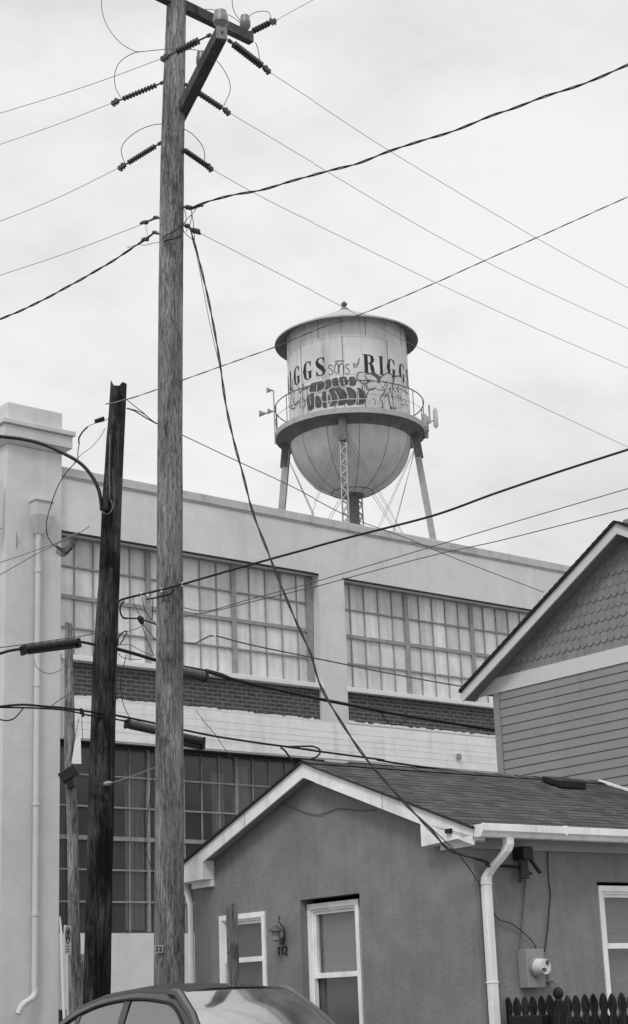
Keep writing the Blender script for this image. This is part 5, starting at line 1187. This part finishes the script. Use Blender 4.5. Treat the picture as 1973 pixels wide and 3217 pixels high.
# pillars and door frames
for s in (1, -1):
    mb = MB(); mb.tube([cf(x, s*(edge(x)-.012), prof(x)-.030) for x in (.5,.62,.75,.92,1.15,1.34,1.5)], [.045,.045,.042,.040,.042,.048,.05], 8); mb.build('windscreen_pillar', M['car'], car, smooth=True)
    # side glass upper edge follows the roof
    up_ = [(-1.72,BELT+.16),(-1.5,prof(-1.5)-.16),(-1.2,prof(-1.2)-.135),(-.7,prof(-.7)-.115),(-.1,prof(-.1)-.11),(.35,prof(.35)-.115),(.62,prof(.62)-.13),(.90,prof(.90)-.16),(1.25,BELT+.05)]
    def sy(z): return halfw(z)-.012
    def strip(x0, x1, mname, nm, inset=.0, par=car):
        N2 = 14; m_ = MB(); vs = []
        for k in range(N2+1):
            x = x0+(x1-x0)*k/N2; zt = None
            for i in range(len(up_)-1):
                if up_[i][0] <= x <= up_[i+1][0]: t = (x-up_[i][0])/(up_[i+1][0]-up_[i][0]); zt = up_[i][1]+(up_[i+1][1]-up_[i][1])*t
            zt = zt or BELT+.05
            vs += [cf(x, s*(sy(BELT)-inset), BELT), cf(x, s*(sy(zt)-inset), zt)]
        m_.add(vs, [(2*k, 2*k+2, 2*k+3, 2*k+1) for k in range(N2)]); return m_.build(nm, M[mname], par, smooth=True)
    strip(-1.68, -1.12, 'carglass', 'quarter_window'); strip(-1.04, -.22, 'carglass', 'rear_door_window'); strip(-.10, 1.22, 'carglass', 'front_door_window')
    mb = MB()
    for (xb, xt, w) in ((-1.08,-1.06,.07),(-.16,-.18,.10)):
        zt = prof(xt)-.09; mb.bar(cf(xb, s*(sy(BELT)+.004), BELT-.02), cf(xt, s*(sy(zt)+.004), zt), .02, w, ref=side) if False else mb.prism([cf(xb-w/2, s*(sy(BELT)-.012), BELT-.02), cf(xb+w/2, s*(sy(BELT)-.012), BELT-.02), cf(xt+w/2, s*(sy(zt)-.012), zt), cf(xt-w/2, s*(sy(zt)-.012), zt)], side*s*.02)
    mb.build('door_pillar', M['car'], car)
    mb = MB(); top = [cf(x, s*(sy(z)+.004), z+.004) for x, z in up_]; mb.tube(smoothpath(top, 4), .016, 6); mb.build('window_seal', M['rubber'], car, smooth=True)
    mb = MB(); P1_ = [(x, z) for x, z in up_]; lower = [cf(x, s*(sy(z)+.002), z+.012) for x, z in P1_]; upper = []
    for x, z in P1_: zz_ = min(prof(x)-.05, z+.12) ; zz_ = max(zz_, z+.02); upper.append(cf(x, s*(halfw(zz_)-.02), zz_))
    m = len(lower); mb.add(lower+upper, [(k, k+1, k+1+m, k+m) for k in range(m-1)]); mb.build('door_frame', M['car'], car, smooth=True)
# lower body
stn = [(-2.3,.55,.95,.70),(-2.15,.40,1.03,.80),(-1.7,.30,1.05,.86),(-1.2,.30,1.04,.88),(0,.28,1.035,.89),(1.0,.28,1.03,.89),(1.5,.30,1.06,.87),(2.0,.32,.97,.83),(2.3,.36,.86,.74),(2.42,.45,.72,.62)]
rows = []
for x, zb, zt, w in stn:
    half = [(w*.9, zb), (w, zb+.15), (w+.01, (zb+zt)/2), (w-.01, zt-.08), (w-.06, zt), (w*.5, zt+.02), (0, zt+.03)]
    rows.append([cf(x, y, z) for y, z in half]+[cf(x, -y, z) for y, z in half[:-1][::-1]])
mb = MB(); n = len(rows[0]); mb.add([p for r_ in rows for p in r_], [(i*n+k, i*n+k+1, (i+1)*n+k+1, (i+1)*n+k) for i in range(len(rows)-1) for k in range(n-1)]+[(i*n+n-1, i*n, (i+1)*n, (i+1)*n+n-1) for i in range(len(rows)-1)]+[tuple(range(n)), tuple((len(rows)-1)*n+k for k in range(n))])
# open the cabin: remove nothing, seats stand in the cabin
body = mb.build('body', M['car'], car, smooth=True)
mb = MB(); rows = []
for x, z in ((-2.12,1.06),(-1.98,1.24),(-1.72,1.44)):
    rows.append([cf(x, t*(edge(-1.7)-.06), z) for t in (1,.5,0,-.5,-1)])
mb.add([p for r_ in rows for p in r_], [(i*5+k, i*5+k+1, (i+1)*5+k+1, (i+1)*5+k) for i in range(2) for k in range(4)]); mb.build('rear_window', M['carglass'], car, smooth=True)
for x in (-1.35, 1.42):
    for s in (1, -1):
        a = cf(x, s*.68, .34); b = cf(x, s*.90, .34); mb = MB(); mb.tube([a, a.lerp(b,.08), a.lerp(b,.92), b], [.30,.34,.34,.31], 28); wh = mb.build('wheel', M['rubber'], car, smooth=True)
        mb = MB(); mb.tube([b-side*s*.01, b+side*s*.012], [.21,.19], 20); mb.build('rim', M['chrome'], wh)
for s in (1, -1):
    mb = MB(); mb.bar(cf(.15, s*.38, 1.05), cf(-.05, s*.38, 1.50), .48, .12, ref=hd_); mb.bar(cf(-.04, s*.38, 1.52), cf(-.07, s*.38, 1.62), .24, .09, ref=hd_); mb.build('seat', M['seat'], car, bevel=.03)
    mb = MB(); mb.tube([cf(2.38, s*.5, .74), cf(2.30, s*.66, .78), cf(2.15, s*.76, .80)], [.05,.07,.04], 8); mb.build('headlight', M['chrome'], car, smooth=True)
    mb = MB(); p = cf(1.02, s*.98, 1.10); mb.tube([p-side*s*.10, p-side*s*.06, p+side*s*.08, p+side*s*.12], [.02,.09,.08,.03], 10); mb.build('door_mirror', M['car'], car, smooth=True)
mb = MB(); p = cf(.60, 0, prof(.6)-.10); mb.tube([p-side*.12, p-side*.09, p+side*.09, p+side*.12], [.02,.04,.04,.02], 8); mb.build('rear_view_mirror', M['black'], car, smooth=True)
mb = MB(); mb.tube([cf(1.36,.1,zr-.565), cf(1.14,.40,zr-.38)], .008, 5); mb.tube([cf(1.36,-.5,zr-.565), cf(1.14,-.12,zr-.38)], .008, 5); mb.build('wiper', M['rubber'], car)
p = hor(q(368, 2372), CD); mb = MB(); b0 = cf(-.72, -.1, prof(-.72)+.012)
mb.prism([b0-hd_*.12, b0+hd_*.10, b0+hd_*.02+V((0,0,.03)), b0-hd_*.10+V((0,0,.045))], side*.04); mb.build('aerial_fin', M['black'], car)

# ------------------------------------------------------------- light
w = bpy.data.worlds.new('World'); sc.world = w; w.use_nodes = True; nt = w.node_tree; N = nt.nodes; L = nt.links
bg = N['Background']; SUN_EL, SUN_AZ = 50, 198
sky = N.new('ShaderNodeTexSky'); sky.sky_type = 'NISHITA'; sky.sun_disc = False; sky.sun_elevation = R(SUN_EL); sky.sun_rotation = R(SUN_AZ)
bw = N.new('ShaderNodeRGBToBW'); L.new(sky.outputs[0], bw.inputs[0])
tc_ = N.new('ShaderNodeTexCoord'); mpg = N.new('ShaderNodeMapping'); mpg.inputs['Scale'].default_value = (1.3, 1.3, 2.6); mpg.inputs['Location'].default_value = (.35, .1, .4); L.new(tc_.outputs['Generated'], mpg.inputs[0])
nz = N.new('ShaderNodeTexNoise'); nz.inputs['Scale'].default_value = 1.7; nz.inputs['Detail'].default_value = 8; nz.inputs['Roughness'].default_value = .58; L.new(mpg.outputs[0], nz.inputs['Vector'])
mr = N.new('ShaderNodeMapRange'); mr.interpolation_type = 'SMOOTHSTEP'; mr.inputs['From Min'].default_value = .32; mr.inputs['From Max'].default_value = .60; mr.inputs['To Min'].default_value = 6.0; mr.inputs['To Max'].default_value = 8.7; L.new(nz.outputs['Fac'], mr.inputs[0])
mx = N.new('ShaderNodeMix'); mx.data_type = 'FLOAT'; mx.inputs[0].default_value = .92; L.new(bw.outputs[0], mx.inputs[2]); L.new(mr.outputs[0], mx.inputs[3])
sp_z = N.new('ShaderNodeSeparateXYZ'); L.new(tc_.outputs['Generated'], sp_z.inputs[0])
zen = N.new('ShaderNodeMapRange'); zen.interpolation_type = 'SMOOTHSTEP'; zen.inputs['From Min'].default_value = .56; zen.inputs['From Max'].default_value = .95; zen.inputs['To Min'].default_value = 1; zen.inputs['To Max'].default_value = 2.3; L.new(sp_z.outputs['Z'], zen.inputs[0])
mz_ = N.new('ShaderNodeMath'); mz_.operation = 'MULTIPLY'; L.new(mx.outputs[0], mz_.inputs[0]); L.new(zen.outputs[0], mz_.inputs[1])
L.new(mz_.outputs[0], bg.inputs['Color']); bg.inputs['Strength'].default_value = .11
sl = bpy.data.lights.new('sun', 'SUN'); sl.energy = 1.3; sl.angle = R(14); sl.color = (1, .995, .985)
so = bpy.data.objects.new('sun', sl); C.objects.link(so)
sdv = V((math.sin(R(SUN_AZ))*math.cos(R(SUN_EL)), math.cos(R(SUN_AZ))*math.cos(R(SUN_EL)), math.sin(R(SUN_EL)))); so.rotation_euler = sdv.to_track_quat('Z', 'Y').to_euler(); so.location = (0, 0, 60)
sl.color = (1, 1, 1)
sc.view_settings.view_transform = 'Standard'; sc.view_settings.look = 'None'; sc.view_settings.exposure = 0; sc.view_settings.gamma = 1
sc.render.engine = 'CYCLES'; sc.cycles.max_bounces = 8; sc.cycles.transparent_max_bounces = 16
for o in bpy.data.objects:
    if '_o' in o: del o['_o']
